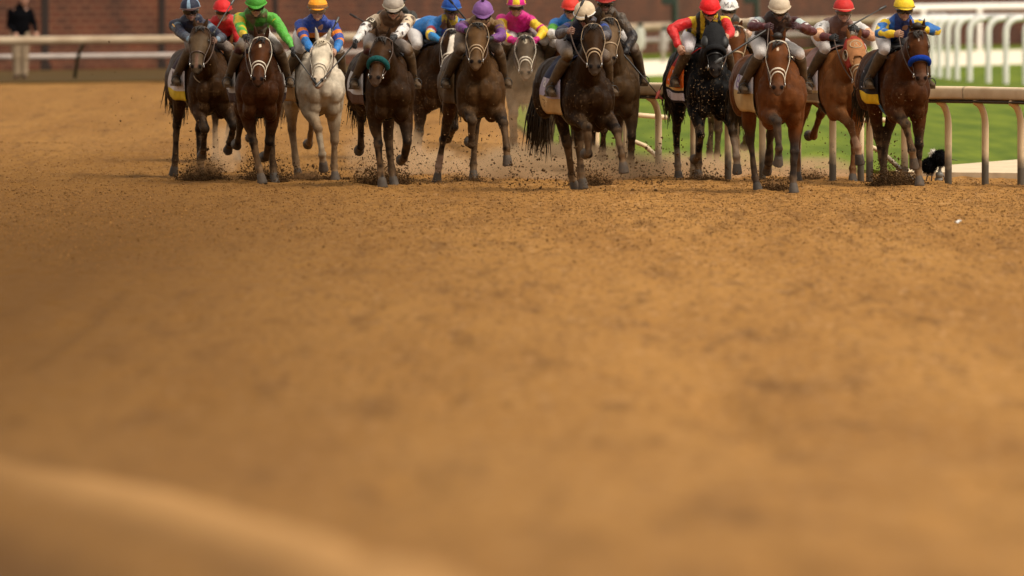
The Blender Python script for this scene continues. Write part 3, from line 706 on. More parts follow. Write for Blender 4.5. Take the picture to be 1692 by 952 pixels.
    def tack(h):
        S = h.S; bm = {'w': M_white, 'b': M_brown, 'k': M_black, 'p': M_pale}[S.get('bridle', 'b')]
        b = MB(); w = .009 if S.get('bridle') in ('w', 'p') else .008
        b_r = (w * 1.15, .0045)
        pts = [h.hp(.02, a, .008) for a in np.linspace(-1.5, 1.5, 15)]; b.loft(pts, [(w * 1.25, .0045)] * 15, side=h.d, n=6)                     # crownpiece and browband
        for sx in (-1, 1):
            b.loft([h.hp(t, 1.45 * sx, .008) for t in np.linspace(.02, .50, 10)], [b_r] * 10, side=h.nv, n=6)                                # cheek piece
            b.loft([h.hp(t, 2.3 * sx, .008) for t in np.linspace(.02, .14, 4)], [b_r] * 4, side=h.nv, n=6)
        link('bridle', b.mesh('bridle'), bm, h.root)
        b = MB()
        for sx in (-1, 1):
            c_ = h.hp(.525, 1.6 * sx, .012); b.loft([c_ + h.d * .026 * math.cos(a) + h.nv * .026 * math.sin(a) for a in np.linspace(0, 2 * math.pi, 15)], [.0045] * 15, side=h.sv, n=6)
        b.loft([h.hp(.535, 1.6, .012), h.P + h.d * .55 - h.nv * .0, h.hp(.535, -1.6, .012)], [.005] * 3, side=h.d, n=6)
        link('bit', b.mesh('bit'), M_steel, h.root)
        b = MB()
        nb = S.get('noseband', 'fig')
        if nb == 'fig':
            h.ring(b, .40, w * 1.1, -2.6, 2.6, -.035); h.ring(b, .475, w * .95, -1.7, 1.7, -.07)
        elif nb == 'plain': h.ring(b, .385, w * 1.1)
        else: h.ring(b, .385, w)
        link('noseband', b.mesh('noseband'), bm, h.root)
        if nb in ('teal', 'blue'):
            b = MB(); pts = [h.hp(.375 - .02 * math.cos(a), a, .022) for a in np.linspace(-1.75, 1.75, 25)]
            rr = [(.034, .028)] * 25; b.loft(pts, rr, side=h.d, n=12); me = b.mesh('shadow_roll')
            rg = np.random.default_rng(3); link('shadow_roll', me, M_teal if nb == 'teal' else M_blue, h.root)
        # yoke strap round the chest
        if S.get('yoke'):
            b = MB(); pts = [V(.235 * math.sin(a), -.20 - .12 * math.cos(a), 1.22 - .12 * math.cos(a)) for a in np.linspace(-1.6, 1.6, 21)]
            pts = [p + V(0, -.03, 0) for p in pts]; b.loft(pts, [.006] * 21, n=5); link('breast_strap', b.mesh('breast_strap'), M_pale, h.root)
        if S.get('hood') == 'black':
            b = MB()
            for (t0, t1, a0, a1) in ((-.03, .33, -2.4, 2.4),):
                n_t, n_a = 14, 29; vs, fs = [], []
                for i in range(n_t):
                    for j in range(n_a): vs.append(h.hp(lerp(t0, t1, i / (n_t - 1)), lerp(a0, a1, j / (n_a - 1)), .013))
                for i in range(n_t - 1):
                    for j in range(n_a - 1): a = i * n_a + j; fs.append((a, a + 1, a + 1 + n_a, a + n_a))
                b.add(vs, fs)
            me = b.mesh('hood'); o = link('hood', me, M_bhood, h.root); sm = o.modifiers.new('s', 'SOLIDIFY'); sm.thickness = .008
            for sx in (-1, 1):
                c = MB(); rot = np.array([h.sv, h.d, h.nv]); c.ell(h.P + h.d * .22 + h.sv * .105 * sx + h.nv * .055, (.06, .085, .055), rot); link('blinker_cup', c.mesh('blinker_cup'), M_bcup, h.root)
            c = MB(); pts = [h.hp(.335 - .02 * math.cos(a), a, .02) for a in np.linspace(-2.2, 2.2, 21)]; c.loft(pts, [(.035, .022)] * 21, side=h.d, n=10); link('hood_hem', c.mesh('hood_hem'), M_bhood, h.root)
        if S.get('hood') == 'red':
            n_t, n_a = 22, 41; vs, fs, mi = [], [], []
            for i in range(n_t):
                for j in range(n_a): vs.append(h.hp(lerp(-.03, .36, i / (n_t - 1)), lerp(-2.4, 2.4, j / (n_a - 1)), .012))
            b = MB(); b.add(vs, [])
            for i in range(n_t - 1):
                for j in range(n_a - 1):
                    t = lerp(-.03, .36, (i + .5) / (n_t - 1)); a_ = lerp(-2.4, 2.4, (j + .5) / (n_a - 1))
                    if (t - .20) ** 2 / .062 ** 2 + (abs(a_) - 1.22) ** 2 / .34 ** 2 < 1: continue
                    if t > .26 and abs(a_) < .35 + (t - .26) * 3: continue
                    a = i * n_a + j; b.f.append((a, a + 1, a + 1 + n_a, a + n_a)); b.m.append(1 if (abs(a_) < .88 and t > .03) else 0)
            o = link('hood', b.mesh('hood'), [M_rhood, M_tanpatch], h.root); sm = o.modifiers.new('s', 'SOLIDIFY'); sm.thickness = .007
            ring_ = MB(); cx = [(.105 + .052 * math.cos(a), .52 * math.sin(a)) for a in np.linspace(0, 2 * math.pi, 29)]
            ring_.loft([h.hp(t, a, .019) for t, a in cx], [.0075] * 29, side=h.nv, n=6)
            tv, tf = text_mesh('R', .085); ring_.add([h.hp(.105 - q[1], q[0] * 9.0, .020) for q in tv], tf)
            link('emblem', ring_.mesh('emblem'), M_pale, o)
            ed = MB()
            for sx in (-1, 1): ed.loft([h.hp(.20 + .066 * math.cos(a), sx * (1.22 + .36 * math.sin(a)), .016) for a in np.linspace(0, 2 * math.pi, 21)], [.008] * 21, side=h.nv, n=6)
            link('eye_trim', ed.mesh('eye_trim'), M_pale, o)
        # saddle cloth: pad, number panel, name band
        cl = S['cloth']; n_y, n_a = 12, 61; vs, fs = [], []
        y0, y1, amax = .10, .62, R(S.get('clothlen', 122))
        def cpt(u, a, extra=0):
            y = lerp(y0, y1, u); fl = .030 + .075 * u * sstep(R(70), R(125), abs(a)) + .012 * math.sin(u * 9 + a * 5)
            return trunk_pt(y, a, fl + extra)
        h.cpt = cpt
        b = MB()
        for i in range(n_y):
            for j in range(n_a): vs.append(cpt(i / (n_y - 1), lerp(-amax, amax, j / (n_a - 1))))
        b.add(vs, [])
        for i in range(n_y - 1):
            for j in range(n_a - 1):
                a_ = math.degrees(abs(lerp(-amax, amax, (j + .5) / (n_a - 1)))); a = i * n_a + j; k = 0
                for z, (lo, col_) in enumerate(cl):
                    if a_ >= lo: k = z
                b.f.append((a, a + n_a, a + 1 + n_a, a + 1)); b.m.append(k)
        ms = [mat('saddle cloth %02x%02x%02x' % tuple(int(255 * min(1, q) ** .45) for q in col_), tuple(col_), .7, .2, noise=.18, nscale=9, bump=.5, bscale=14, bdist=.02) for lo, col_ in cl]
        o = link('saddle_cloth', b.mesh('saddle_cloth'), ms, h.root); sm = o.modifiers.new('s', 'SOLIDIFY'); sm.thickness = .008; sm.offset = -1
        for body, uc, ac, size, tc in S.get('writing', []):
            tv, tf = text_mesh(body, size)
            m_ = mat('cloth letters %02x%02x%02x' % tuple(int(255 * q) for q in tc), tuple(tc), .7, .2, noise=.1)
            tb = MB(); tb.add([cpt(uc - q[0] / (y1 - y0), -(R(ac) - q[1] / .34), .010) for q in tv], tf); link('number', tb.mesh('number'), m_, o, smooth=False)
        # saddle, girth, stirrup leathers
        b = MB(); prof = [(.14, .05, .10), (.22, .07, .12), (.32, .05, .15), (.42, .06, .16), (.50, .085, .13)]
        b.loft([trunk_pt(y, 0, .01) + V(0, 0, z - .03) for y, z, w_ in prof], [(w_, .035) for y, z, w_ in prof], n=12)
        for sx in (-1, 1):
            b.loft([trunk_pt(.22, a * sx, .045) for a in np.linspace(.3, 1.35, 7)], [(.022, .09), (.02, .10), (.016, .11), (.014, .11), (.012, .10), (.012, .085), (.012, .06)], n=10)
        link('saddle', b.mesh('saddle'), M_black, h.root)
        b = MB(); pts = [trunk_pt(.20, a, .018) for a in np.linspace(R(100), R(260), 17)]; b.loft(pts, [(.008, .045)] * 17, side=(0, 0, 1), n=8); link('girth', b.mesh('girth'), M_black if S.get('girth', 'k') == 'k' else mat('blue girth', (.02, .12, .26), .6, noise=.2), h.root)

def frame_from(d):
    d = nrm(d); a = np.cross(d, (0, 0, 1)) if abs(d[2]) < .95 else np.cross(d, (1, 0, 0)); a = nrm(a); return d, a, np.cross(a, d)
def hand(mb, w, d, k, sgn):          # closed hand at wrist w, pointing along d, knuckles along k, thumb on the sgn*k side
    d = nrm(d); k = nrm(k - d * np.dot(k, d)); u = np.cross(k, d); u = u if u[2] > 0 else -u
    mb.loft([w - d * .01, w + d * .03, w + d * .075], [(.026, .020), (.038, .019), (.042, .017)], side=k, n=10)
    for i, (o, l) in enumerate(((-.030, .85), (-.010, .98), (.010, 1.0), (.030, .92))):
        o = -o * sgn; p0 = w + d * .068 + k * o; p1 = p0 + d * .034 * l - u * .008; p2 = p1 - u * .030 * l + d * .004; p3 = p2 - d * .026 * l - u * .004
        mb.loft([p0, p1, p2, p3], [.0098, .0094, .0088, .0075], side=k, n=7)
    t0 = w + d * .02 + k * .032 * sgn - u * .006; mb.loft([t0, t0 + d * .034 + k * .016 * sgn - u * .014, t0 + d * .058 - k * .004 * sgn - u * .026], [.0125, .0108, .0085], side=u, n=7)

def reach(S_, T_, pole, U=.30, L_=.255):
    d = T_ - S_; D = np.linalg.norm(d); f = max(1, min(1.12, D / (U + L_) * 1.003)); U, L_ = U * f, L_ * f
    D2 = min(D, (U + L_) * .998); T_ = S_ + d / D * D2; a = (U * U - L_ * L_ + D2 * D2) / (2 * D2); hgt = math.sqrt(max(U * U - a * a, 0))
    n = nrm(d); pl = nrm(pole - n * np.dot(pole, n)); return S_ + n * a + pl * hgt, T_

def build_helmet(H, f, u, s, parent, J, r=(.118, .140, .116)):
    hm = MB(); nu, nv = 32, 12; vs = []; c = H + u * .046
    for i in range(nv + 1):
        th = (math.pi * .55) * i / nv
        for j in range(nu):
            ph = 2 * math.pi * j / nu; flare = 1 + (.008 if i == nv else 0) + .006 * math.sin(ph * 6) * math.sin(th)
            vs.append(c + s * r[0] * math.sin(th) * math.cos(ph) * flare + f * r[1] * math.sin(th) * math.sin(ph) * flare + u * r[2] * math.cos(th))
    hm.add(vs, []); cols = J['cap']
    for i in range(nv):
        for j in range(nu):
            a, b = i * nu + j, i * nu + (j + 1) % nu
            k = cols[1](i / nv, j / nu) if len(cols) > 1 and callable(cols[1]) else 0
            hm.f.append((a, a + nu, b + nu, b)); hm.m.append(k)
    hm.f.append(tuple(nv * nu + j for j in range(nu))); hm.m.append(0)
    mats = [mat('cap %02x%02x%02x' % tuple(int(255 * q) for q in cc), tuple(cc), J.get('caprough', .62), .3, noise=.18, nscale=12, bump=.8, bscale=16, bdist=.02) for cc in cols[0]]
    me = hm.mesh('helmet'); bm_fix(me); o = link('helmet', me, mats, parent)
    pk = MB(); n = 13; top, bot = [], []; pc = c + u * r[2] * math.cos(math.pi * .50)
    for j in range(n):
        a = math.pi * (.16 + .68 * j / (n - 1)); e = math.sin(math.pi * j / (n - 1))
        inn = pc + s * r[0] * math.cos(a) * .98 + f * r[1] * math.sin(a) * .98; out = pc + s * (r[0] + .006 * e) * math.cos(a) + f * (r[1] + .036 * e) * math.sin(a) - u * .020 * e
        top += [inn, out]; bot += [inn - u * .012, out - u * .008]
    pk.add(top + bot, [])
    m2 = 2 * n
    for j in range(n - 1):
        a = 2 * j
        for f_ in ((a, a + 1, a + 3, a + 2), (m2 + a + 2, m2 + a + 3, m2 + a + 1, m2 + a), (a + 1, m2 + a + 1, m2 + a + 3, a + 3), (a, a + 2, m2 + a + 2, m2 + a)): pk.f.append(f_); pk.m.append(0)
    pk.f += [(0, m2, m2 + 1, 1), (2 * n - 2, 2 * n - 1, m2 + 2 * n - 1, m2 + 2 * n - 2)]; pk.m += [0, 0]
    me = pk.mesh('peak'); bm_fix(me); pcx = J.get('peak', cols[0][0]); link('peak', me, mat('cap %02x%02x%02x' % tuple(int(255 * q) for q in pcx), tuple(pcx), .62, .3, noise=.18, nscale=12, bump=.8, bscale=16, bdist=.02), o)
    if J.get('rim') is not None:
        rm = MB(); pts = [pc - u * .006 + s * (r[0] + .004) * math.cos(a) + f * (r[1] + .006) * math.sin(a) for a in np.linspace(.0, math.pi, 21)]; rm.loft(pts, [(.005, .008)] * 21, side=u, n=6)
        link('rim', rm.mesh('rim'), mat('cap rim %02x%02x%02x' % tuple(int(255 * q) for q in J['rim']), tuple(J['rim']), .5, noise=.1), o)
    if J.get('pompom') is not None:
        pm = MB(); pm.ell(c + u * (r[2] + .018), (.022, .022, .02)); link('button', pm.mesh('button'), mat('cap button', tuple(J['pompom']), .7, noise=.2), o)
    if J.get('capmark'):
        tv, tf = text_mesh(J['capmark'], .12); tb = MB()
        for q in [0]:
            tb.add([c + s * r[0] * 1.02 * math.sin(p[0] / .12) * math.cos((p[1] + .03) / .12) + f * r[1] * 1.03 * math.cos(p[0] / .12) * math.cos((p[1] + .03) / .12) + u * r[2] * 1.02 * math.sin((p[1] + .03) / .12) for p in tv], tf)
        link('cap_letters', tb.mesh('cap_letters'), mat('grey cap letters', (.10, .09, .10), .6, noise=.1), o, smooth=False)
    return o

def face(mb, segs, H, f, u, s):
    rot = np.array([s, f, u])
    mb.ell(H, (.076, .096, .108), rot); mb.ell(H + f * .028 - u * .062, (.056, .062, .058), rot); mb.ell(H + f * .075 - u * .098, (.026, .022, .020), rot)
    mb.loft([H + f * .092 + u * .015, H + f * .108 - u * .018, H + f * .112 - u * .034], [(.012, .012), (.014, .014), (.020, .013)], side=s, n=8)
    mb.ell(H + f * .088 - u * .066, (.027, .014, .010), rot); mb.ell(H + f * .085 + u * .032, (.060, .018, .012), rot)
    for sx in (-1, 1):
        mb.ell(H + s * .046 * sx + f * .066 - u * .025, (.024, .022, .022), rot); mb.ell(H + s * .080 * sx - u * .012 - f * .005, (.010, .022, .032), rot)
    segs.append((H - u * .02, H + u * .04, .08, ('head',)))
def paint_skin(me, segs, J, H, f, u, s, glovecol=None):
    v = getv(me); bi, bt = nearest(v, segs); sk = J.get('skin', c3(.36, .19, .115)); col = np.tile(sk, (len(v), 1)) * (.85 + .3 * noise3(v, 25, 4)[:, None])
    q = v - H; a, b_, c_ = q @ s, q @ f, q @ u
    col = lerp(col, c3(.24, .075, .06), ((np.abs(a) < .026) & (np.abs(c_ + .066) < .008) & (b_ > .06))[:, None] * .8)
    for sx in (-1, 1):
        d = np.sqrt((a - .03 * sx) ** 2 + (c_ - .004) ** 2); col = lerp(col, c3(.02, .012, .01), ((d < .011) & (b_ > .05))[:, None] * .9)
    hair = (c_ > .045) | ((c_ > -.02) & (b_ < -.02)); hair &= (np.linalg.norm(q, axis=1) < .16); col[hair] = J.get('haircol', c3(.02, .012, .008))
    setcol(me, col)

def goggles(H, f, u, s, parent, colr=None):
    g = MB(); pts = [H + u * .006 + s * .090 * math.sin(a) + f * (.030 + .092 * math.cos(a)) for a in np.linspace(-1.25, 1.25, 17)]
    g.loft(pts, [(.036 - .006 * abs(math.sin(a)) ** 3 - (.008 if abs(a) < .12 else 0), .010) for a in np.linspace(-1.25, 1.25, 17)], side=u, n=10)
    o = link('goggles', g.mesh('goggles'), M_lens if colr is None else mat('goggle lens %02x%02x%02x' % tuple(int(255 * q) for q in colr), tuple(colr), .15, .7, noise=.2), parent)
    st = MB()
    for sx in (-1, 1): st.loft([H + s * .080 * sx + f * .055, H + s * .092 * sx + f * .0, H + s * .088 * sx - f * .06 + u * .01], [(.010, .004)] * 3, side=u, n=6)
    link('strap', st.mesh('strap'), M_black, o)
    cs = MB(); cs.loft([H + s * .086 * math.sin(a) * (1 if abs(a) < 1.2 else 1.0) + f * (.045 + .030 * math.cos(a)) - u * (.118 * math.cos(a) - .01) for a in np.linspace(-1.5, 1.5, 13)], [(.008, .003)] * 13, side=f, n=6)
    link('chin_strap', cs.mesh('chin_strap'), M_black, parent)

def build_rider(h, J):
    """crouched rider in the frame of horse h"""
    S = h.S; root = empty('person', (h.X0, h.Y0, h.zs), h.yaw); tag(root, J['label'], 'jockey', 'jockeys riding in the race')
    f = nrm(h.wdir(V(math.sin(R(J.get('look', 0))) , -math.cos(R(J.get('look', 0))), -math.tan(R(min(J.get('nod', 8), 26)))))); s = nrm(np.cross(f, V(0, 0, 1))); s = s if s[0] > 0 else -s
    if 'tilt' in J: s = rot_axis(s, f, R(J['tilt']))
    u = np.cross(s, f); u = u if u[2] > 0 else -u
    H = h.loc(J['cap_px'], J['cap_py'], -.12) - u * .156
    nb = H - f * .07 - u * .13 + V(0, .03, 0); ch = nb + V(0, .12, -.09) + V((0 - nb[0]) * .25, 0, 0); hips = V(0, .56, 1.74); wst = lerp(ch, hips, .55) + V(0, 0, .035)
    sh = {}
    for sx in (-1, 1): sh[sx] = nb + nrm(h.wdir(V(1, 0, 0))) * .185 * sx + V(0, .055, -.055)
    hands = {}
    for sx, key in ((-1, 'hl'), (1, 'hr')):
        q = J[key]; T_ = h.loc(q[0], q[1], q[2] if len(q) > 2 else -.42); pole = V(.9 * sx, .35, -.35) if len(q) < 4 else V(*q[3])
        el, wr = reach(sh[sx], T_, pole); hands[sx] = (el, wr)
    ft, kn = {}, {}
    for sx in (-1, 1):
        kn[sx] = V(.225 * sx + J.get('kdx', 0), -.04, 1.55); ft[sx] = V(.355 * sx, .24, 1.19)
    # ---- body
    b, segs = MB(), []
    face(b, segs, H, f, u, s)
    b.loft([H - u * .06 - f * .02, nb, ch], [(.052, .056), (.060, .060), (.10, .075)], n=12)
    b.loft([nb, ch, wst, hips], [(.13, .075), (.155, .105), (.115, .085), (.14, .11)], n=16)
    for sx in (-1, 1):
        el, wr = hands[sx]; b.loft([sh[sx] - V(0, 0, 0), lerp(sh[sx], el, .5), el], [.054, .046, .038], n=10); b.loft([el, lerp(el, wr, .35), wr], [.038, .037, .025], n=10)
        hp_ = hips + V(.09 * sx, 0, -.05); b.loft([hp_, lerp(hp_, kn[sx], .5), lerp(hp_, kn[sx], .93)], [.066, .052, .032], n=12)
        b.loft([lerp(hp_, kn[sx], .90), lerp(kn[sx], ft[sx], .12), lerp(kn[sx], ft[sx], .4), ft[sx]], [.030, .032, .034, .024], n=12); b.loft([ft[sx] + V(0, .03, -.03), ft[sx] + V(.008 * sx, -.11, -.045)], [(.022, .018), (.022, .014)], n=10)
    me = remesh(b, .010, 2, .5)
    bare = J.get('glove') is None
    paint_skin(me, segs, J, H, f, u, s)
    if bare:      # bare hands are joined to the same body mesh
        hb = MB()
        for sx in (-1, 1):
            el, wr = hands[sx]; hand(hb, wr, wr - el, V(sx * -.3, 0, 1) if abs(nrm(wr - el)[2]) < .8 else V(0, -1, 0), 1)
        v0 = getv(me); f0 = [tuple(p.vertices) for p in me.polygons]; c0 = np.empty(len(v0) * 4, np.float32); me.color_attributes['Col'].data.foreach_get('color', c0)
        hv = np.vstack(hb.v); nm = bpy.data.meshes.new('body'); nm.from_pydata(np.vstack([v0, hv]).tolist(), [], f0 + [tuple(len(v0) + i for i in q) for q in hb.f]); nm.update()
        setcol(nm, np.vstack([c0.reshape(-1, 4)[:, :3], np.tile(J.get('skin', c3(.36, .19, .115)), (len(hv), 1))])); bpy.data.meshes.remove(me); me = nm
    link('body', me, M_skin, root)
    if not bare:
        for sx in (-1, 1):
            el, wr = hands[sx]; hb = MB(); hand(hb, wr, wr - el, V(sx * -.3, 0, 1) if abs(nrm(wr - el)[2]) < .8 else V(0, -1, 0), 1); hb.loft([wr - nrm(wr - el) * .035, wr + nrm(wr - el) * .01], [.033, .030], n=10)
            link('glove', hb.mesh('glove'), mat('glove %02x%02x%02x' % tuple(int(255 * q) for q in J['glove']), tuple(J['glove']), .6, noise=.3, nscale=30), root)
    # ---- silks
    b, segs = MB(), []
    b.loft([nb - u * .0 + V(0, .0, .01), ch, wst, hips + V(0, -.06, .0)], [(.14, .085), (.180, .130), (.150, .115), (.150, .12)], n=18)
    b.loft([H - u * .105 - f * .03, nb], [(.060, .060), (.075, .075)], n=12)
    segs.append((nb, ch, .12, ('t', 0))); segs.append((ch, hips, .12, ('t', 1)))
    for sx in (-1, 1):
        el, wr = hands[sx]; ax_ = nrm(wr - el)
        b.ell(sh[sx] + V(-.03 * sx, .01, .0), (.082, .075, .070)); b.loft([sh[sx], lerp(sh[sx], el, .5), el], [.075, .066, .056], n=12); b.loft([el, lerp(el, wr, .4), wr - ax_ * .015], [.056, .054, .035], n=12)
        segs.append((sh[sx], el, .06, ('u', sx))); segs.append((el, wr, .05, ('l', sx)))
    me = remesh(b, .010, 2, .5)
    v = getv(me); bi, bt = nearest(v, segs); nn = normals(me)
    wr_ = (noise3(v, 9, 31) - .5) * .042 + (noise3(v, 20, 33) - .5) * .022
    v2 = v + nn * wr_[:, None]; setv(me, v2)
    col = np.zeros((len(v), 3)); sl = J['silks']
    for i, (a, b_, r_, tg) in enumerate(segs):
        m = bi == i
        if not m.any(): continue
        q = v[m] - nb; lat = q @ nrm(h.wdir(V(1, 0, 0)))
        if tg[0] == 't': col[m] = sl['torso'](lat, q, v[m])
        else: col[m] = sl['sleeve'](np.clip((bt[m] + (tg[0] == 'l')) / 2, 0, 1), v[m], tg[1])
    col *= (.9 + .2 * noise3(v, 30, 8)[:, None])
    dirt = (sstep(.56, .72, noise3(v, 60, 77)) * .7 + sstep(.45, .7, noise3(v, 9, 71)) * .45)[:, None] * J.get('dirt', .25); col = lerp(col, DUST * .9, dirt)
    setcol(me, col); silks_o = link('silks', me, M_cloth, root)
    for (txt, sx, tt, size, cc) in J.get('armtext', []):
        el, wr = hands[sx]; pa = lerp(sh[sx], el, tt); ad = nrm(sh[sx] - el); tow = nrm(h.wdir(V(.3 * sx, -1, .25))); tow = nrm(tow - ad * np.dot(tow, ad)); ac = np.cross(ad, tow)
        if np.dot(ac, nrm(h.wdir(V(1, 0, 0)))) < 0: ac = -ac
        tv, tf = text_mesh(txt, size); tb = MB(); R0 = .078
        tb.add([pa + ad * p[1] + (tow * math.cos(p[0] / R0) + ac * math.sin(p[0] / R0)) * R0 for p in tv], tf)
        link('sleeve_number', tb.mesh('sleeve_number'), mat('sleeve number %02x%02x%02x' % tuple(int(255 * q) for q in cc), tuple(cc), .6, noise=.05), silks_o, smooth=False)
    # ---- breeches
    b = MB()
    for sx in (-1, 1):
        hp_ = hips + V(.09 * sx, 0, -.05); b.loft([hp_, lerp(hp_, kn[sx], .5), kn[sx], lerp(kn[sx], ft[sx], .12)], [.094, .080, .068, .058], n=14)
    for sx in (-1, 1): b.ell(kn[sx] + V(0, .0, -.006), (.064, .062, .066))
    b.loft([wst + V(0, .05, -.01), hips, hips + V(0, .08, -.05)], [(.13, .11), (.165, .135), (.13, .10)], n=14)
    me = remesh(b, .011, 2, .5); v = getv(me); nn = normals(me); setv(me, v + nn * ((noise3(v, 12, 41) - .5) * .022)[:, None])
    bc = J.get('breech', c3(.66, .62, .60)); col = np.tile(bc, (len(v), 1)); dk = J.get('legdirt', .22)
    col = lerp(col, DUST * .62, (sstep(1.85, 1.55, v[:, 2]) * (.55 + .9 * noise3(v, 8, 6)))[:, None] * dk); setcol(me, col); link('breeches', me, M_breech, root)
    # ---- boots and stirrups
    for sx in (-1, 1):
        b = MB(); k_, f_ = kn[sx], ft[sx]
        b.loft([lerp(k_, f_, .16), lerp(k_, f_, .4), lerp(k_, f_, .85), f_], [(.068, .066), (.066, .068), (.046, .052), (.047, .053)], n=12)
        b.loft([f_ + V(0, .075, -.035), f_ + V(0, .03, -.03), f_ + V(.01 * sx, -.09, -.035), f_ + V(.014 * sx, -.185, -.05)], [(.034, .032), (.042, .044), (.046, .036), (.036, .022)], n=12)
        b.box(f_ + V(.005 * sx, -.06, -.083), (.042, .13, .010))
        me = remesh(b, .011, 2, .5); o = link('boot', me, J.get('bootm', M_boot), root)
        st = MB(); c = f_ + V(.012 * sx, -.11, -.05); pts = [c + V(.052 * math.sin(a), 0, .02 + .060 * math.cos(a)) for a in np.linspace(-2.4, 2.4, 15)]; st.loft(pts, [.006] * 15, side=(0, 1, 0), n=6); st.loft([pts[0], pts[-1]], [.010, .010], side=(0, 1, 0), n=6)
        st.loft([c + V(0, 0, .10), lerp(c, trunk_pt(.22, .45 * sx, .03), .6), trunk_pt(.22, .45 * sx, .05)], [(.012, .004)] * 3, side=(0, 1, 0), n=6)
        link('stirrup', st.mesh('stirrup'), M_black, h.root)
    build_helmet(H, f, u, s, root, J); goggles(H, f, u, s, root, J.get('lens'))
    # ---- reins (tack of the horse)
    b = MB()
    for sx in (-1, 1):
        el, wr = hands[sx]; e = wr + nrm(wr - el) * .07
        if J.get('free') == sx: e = hands[-sx][1] + nrm(hands[-sx][1] - hands[-sx][0]) * .07
        p0 = h.hp(.515, 1.6 * sx, .014); c_ = lerp(p0, e, .5) + V(.05 * sx, 0, -.06)
        b.loft([(1 - t) ** 2 * p0 + 2 * t * (1 - t) * c_ + t * t * e for t in np.linspace(0, 1, 9)], [.0075] * 9, side=(0, 0, 1), n=6)
    link('reins', b.mesh('reins'), {'w': M_white, 'b': M_brown, 'k': M_black, 'p': M_pale}[S.get('reinc', 'b')], h.root)
    return hands

def whip(h, a, b_, ly0, ly1, label, tip=M_whip, r=.0085):
    p0, p1 = h.loc(*a, ly0), h.loc(*b_, ly1); d = nrm(p1 - p0); L_ = np.linalg.norm(p1 - p0); root = empty('riding_whip', (h.X0, h.Y0, h.zs), h.yaw)
    tag(root, label, 'whip', 'riding whips'); sd_ = nrm(np.cross(d, h.wdir(V(0, 1, 0))))
    mb = MB(); mb.loft([p0 - d * .05, p0, p0 + d * .14, p0 + d * L_ * .5, p1 - d * .1], [r * 1.3, r * 1.25, r * 1.1, r * .8, r * .65], side=sd_, n=8); link('shaft', mb.mesh('shaft'), M_whip, root)
    mb = MB(); mb.loft([p1 - d * .11, p1 - d * .08, p1], [(r * 1.2, .004), (r * 1.9, .004), (r * 1.7, .003)], side=sd_, n=8); link('flap', mb.mesh('flap'), tip, root)
    mb = MB(); mb.loft([p0 - d * .07, p0 - d * .045], [r * 1.8, r * 1.7], side=sd_, n=8); link('knob', mb.mesh('knob'), M_whip, root)

# colours
BAY, DBAY, BLK, CHEST, GREY, ROAN = c3(.082, .027, .0075), c3(.022, .0095, .0030), c3(.0032, .0028, .0028), c3(.165, .062, .019), c3(.43, .37, .29), c3(.072, .050, .032)
PD = c3(.012, .008, .006)
WH, NAVY, BRN = c3(.66, .64, .62), c3(.014, .018, .040), c3(.055, .028, .012)
plain = lambda c: (lambda lat, q, v: np.tile(c, (len(v), 1)))
def sleeve(*stops):                  # stops: (from, colour) along shoulder..wrist
    def fn(t, v, sx):
        o = np.tile(stops[0][1], (len(v), 1))
        for a, c in stops: o[t >= a] = c
        return o
    return fn
RED, YEL, ORG, BLU, LBLU, MAR = c3(.55, .012, .014), c3(.72, .50, .02), c3(.62, .17, .012), c3(.012, .045, .26), c3(.016, .17, .50), c3(.075, .012, .018)
PURP, PINK, GRN, CRM, LTB, GLV = c3(.13, .030, .19), c3(.55, .008, .20), c3(.075, .36, .035), c3(.60, .48, .34), c3(.20, .30, .40), c3(.012, .011, .012)
TAN, GBR = c3(.50, .33, .17), c3(.11, .06, .03)
def mottled(c1, c2, sc, th, seed):   # patches of c2 over c1, a printed pattern of the silks
    def fn(*a):
        v = a[-1]; n = noise3(v, sc, seed)[:, None]; return lerp(np.tile(c1, (len(v), 1)), np.tile(c2, (len(v), 1)), sstep(th - .02, th + .02, n))
    return fn
def star_spots(base, spot, seed, cell=.085, rad=.026):
    def fn(v):
        rg = np.random.default_rng(seed); g = np.floor(v / cell); c = (g + .5) * cell; d = np.linalg.norm(v - c, axis=1)
        on = (hash01(g[:, 0] + 3 * g[:, 2], g[:, 1], seed) > .45) & (d < rad * 1.15); o = np.tile(base, (len(v), 1)); o[on] = spot; return o
    return fn

H = {}; J = {}
STN = (6, -2, 28)                    # planted foreleg: forearm, cannon, pastern
# 1 dark bay at the left edge of the field
H[1] = Horse(dict(px=345, s=139.5, yaw=15, poll=(332, 38), muz=(326, 112), turn=-6, fl=(42, -38, -62, .05), fr=(48, -48, -60, .10), hl=(52, -30, 2, -12, -.06), hr=(38, -34, 4, 22, .02),
    coat=DBAY * 1.5, points=PD, ears=.12, earn=-.3, bridle='b', noseband='plain', yoke=True, marks=[('blaze', .42, .60, .020, c3(.13, .070, .046))], facec=c3(.105, .070, .040),
    cloth=[(0, c3(.03, .012, .02)), (74, c3(.52, .46, .45)), (104, c3(.56, .38, .02))], writing=[('1', .80, 90, .20, c3(.05, .015, .025))], mud=.45,
    label='dark bay horse at the far left, gold and white saddle cloth'))
H['1b'] = Horse(dict(px=392, s=129.5, yaw=10, poll=(374, 68), muz=(376, 130), fl=(40, -40, -60, .02), fr=(35, -50, -70, .04), hl=(45, -30, 0, 10, 0), hr=(35, -34, 4, 22, .02),
    coat=BAY * 1.1, points=PD * 1.5, bridle='p', cloth=[(0, RED * .5), (74, c3(.5, .45, .42)), (104, RED * .6)], label='bay horse almost hidden between the two leftmost horses, ridden in red'))
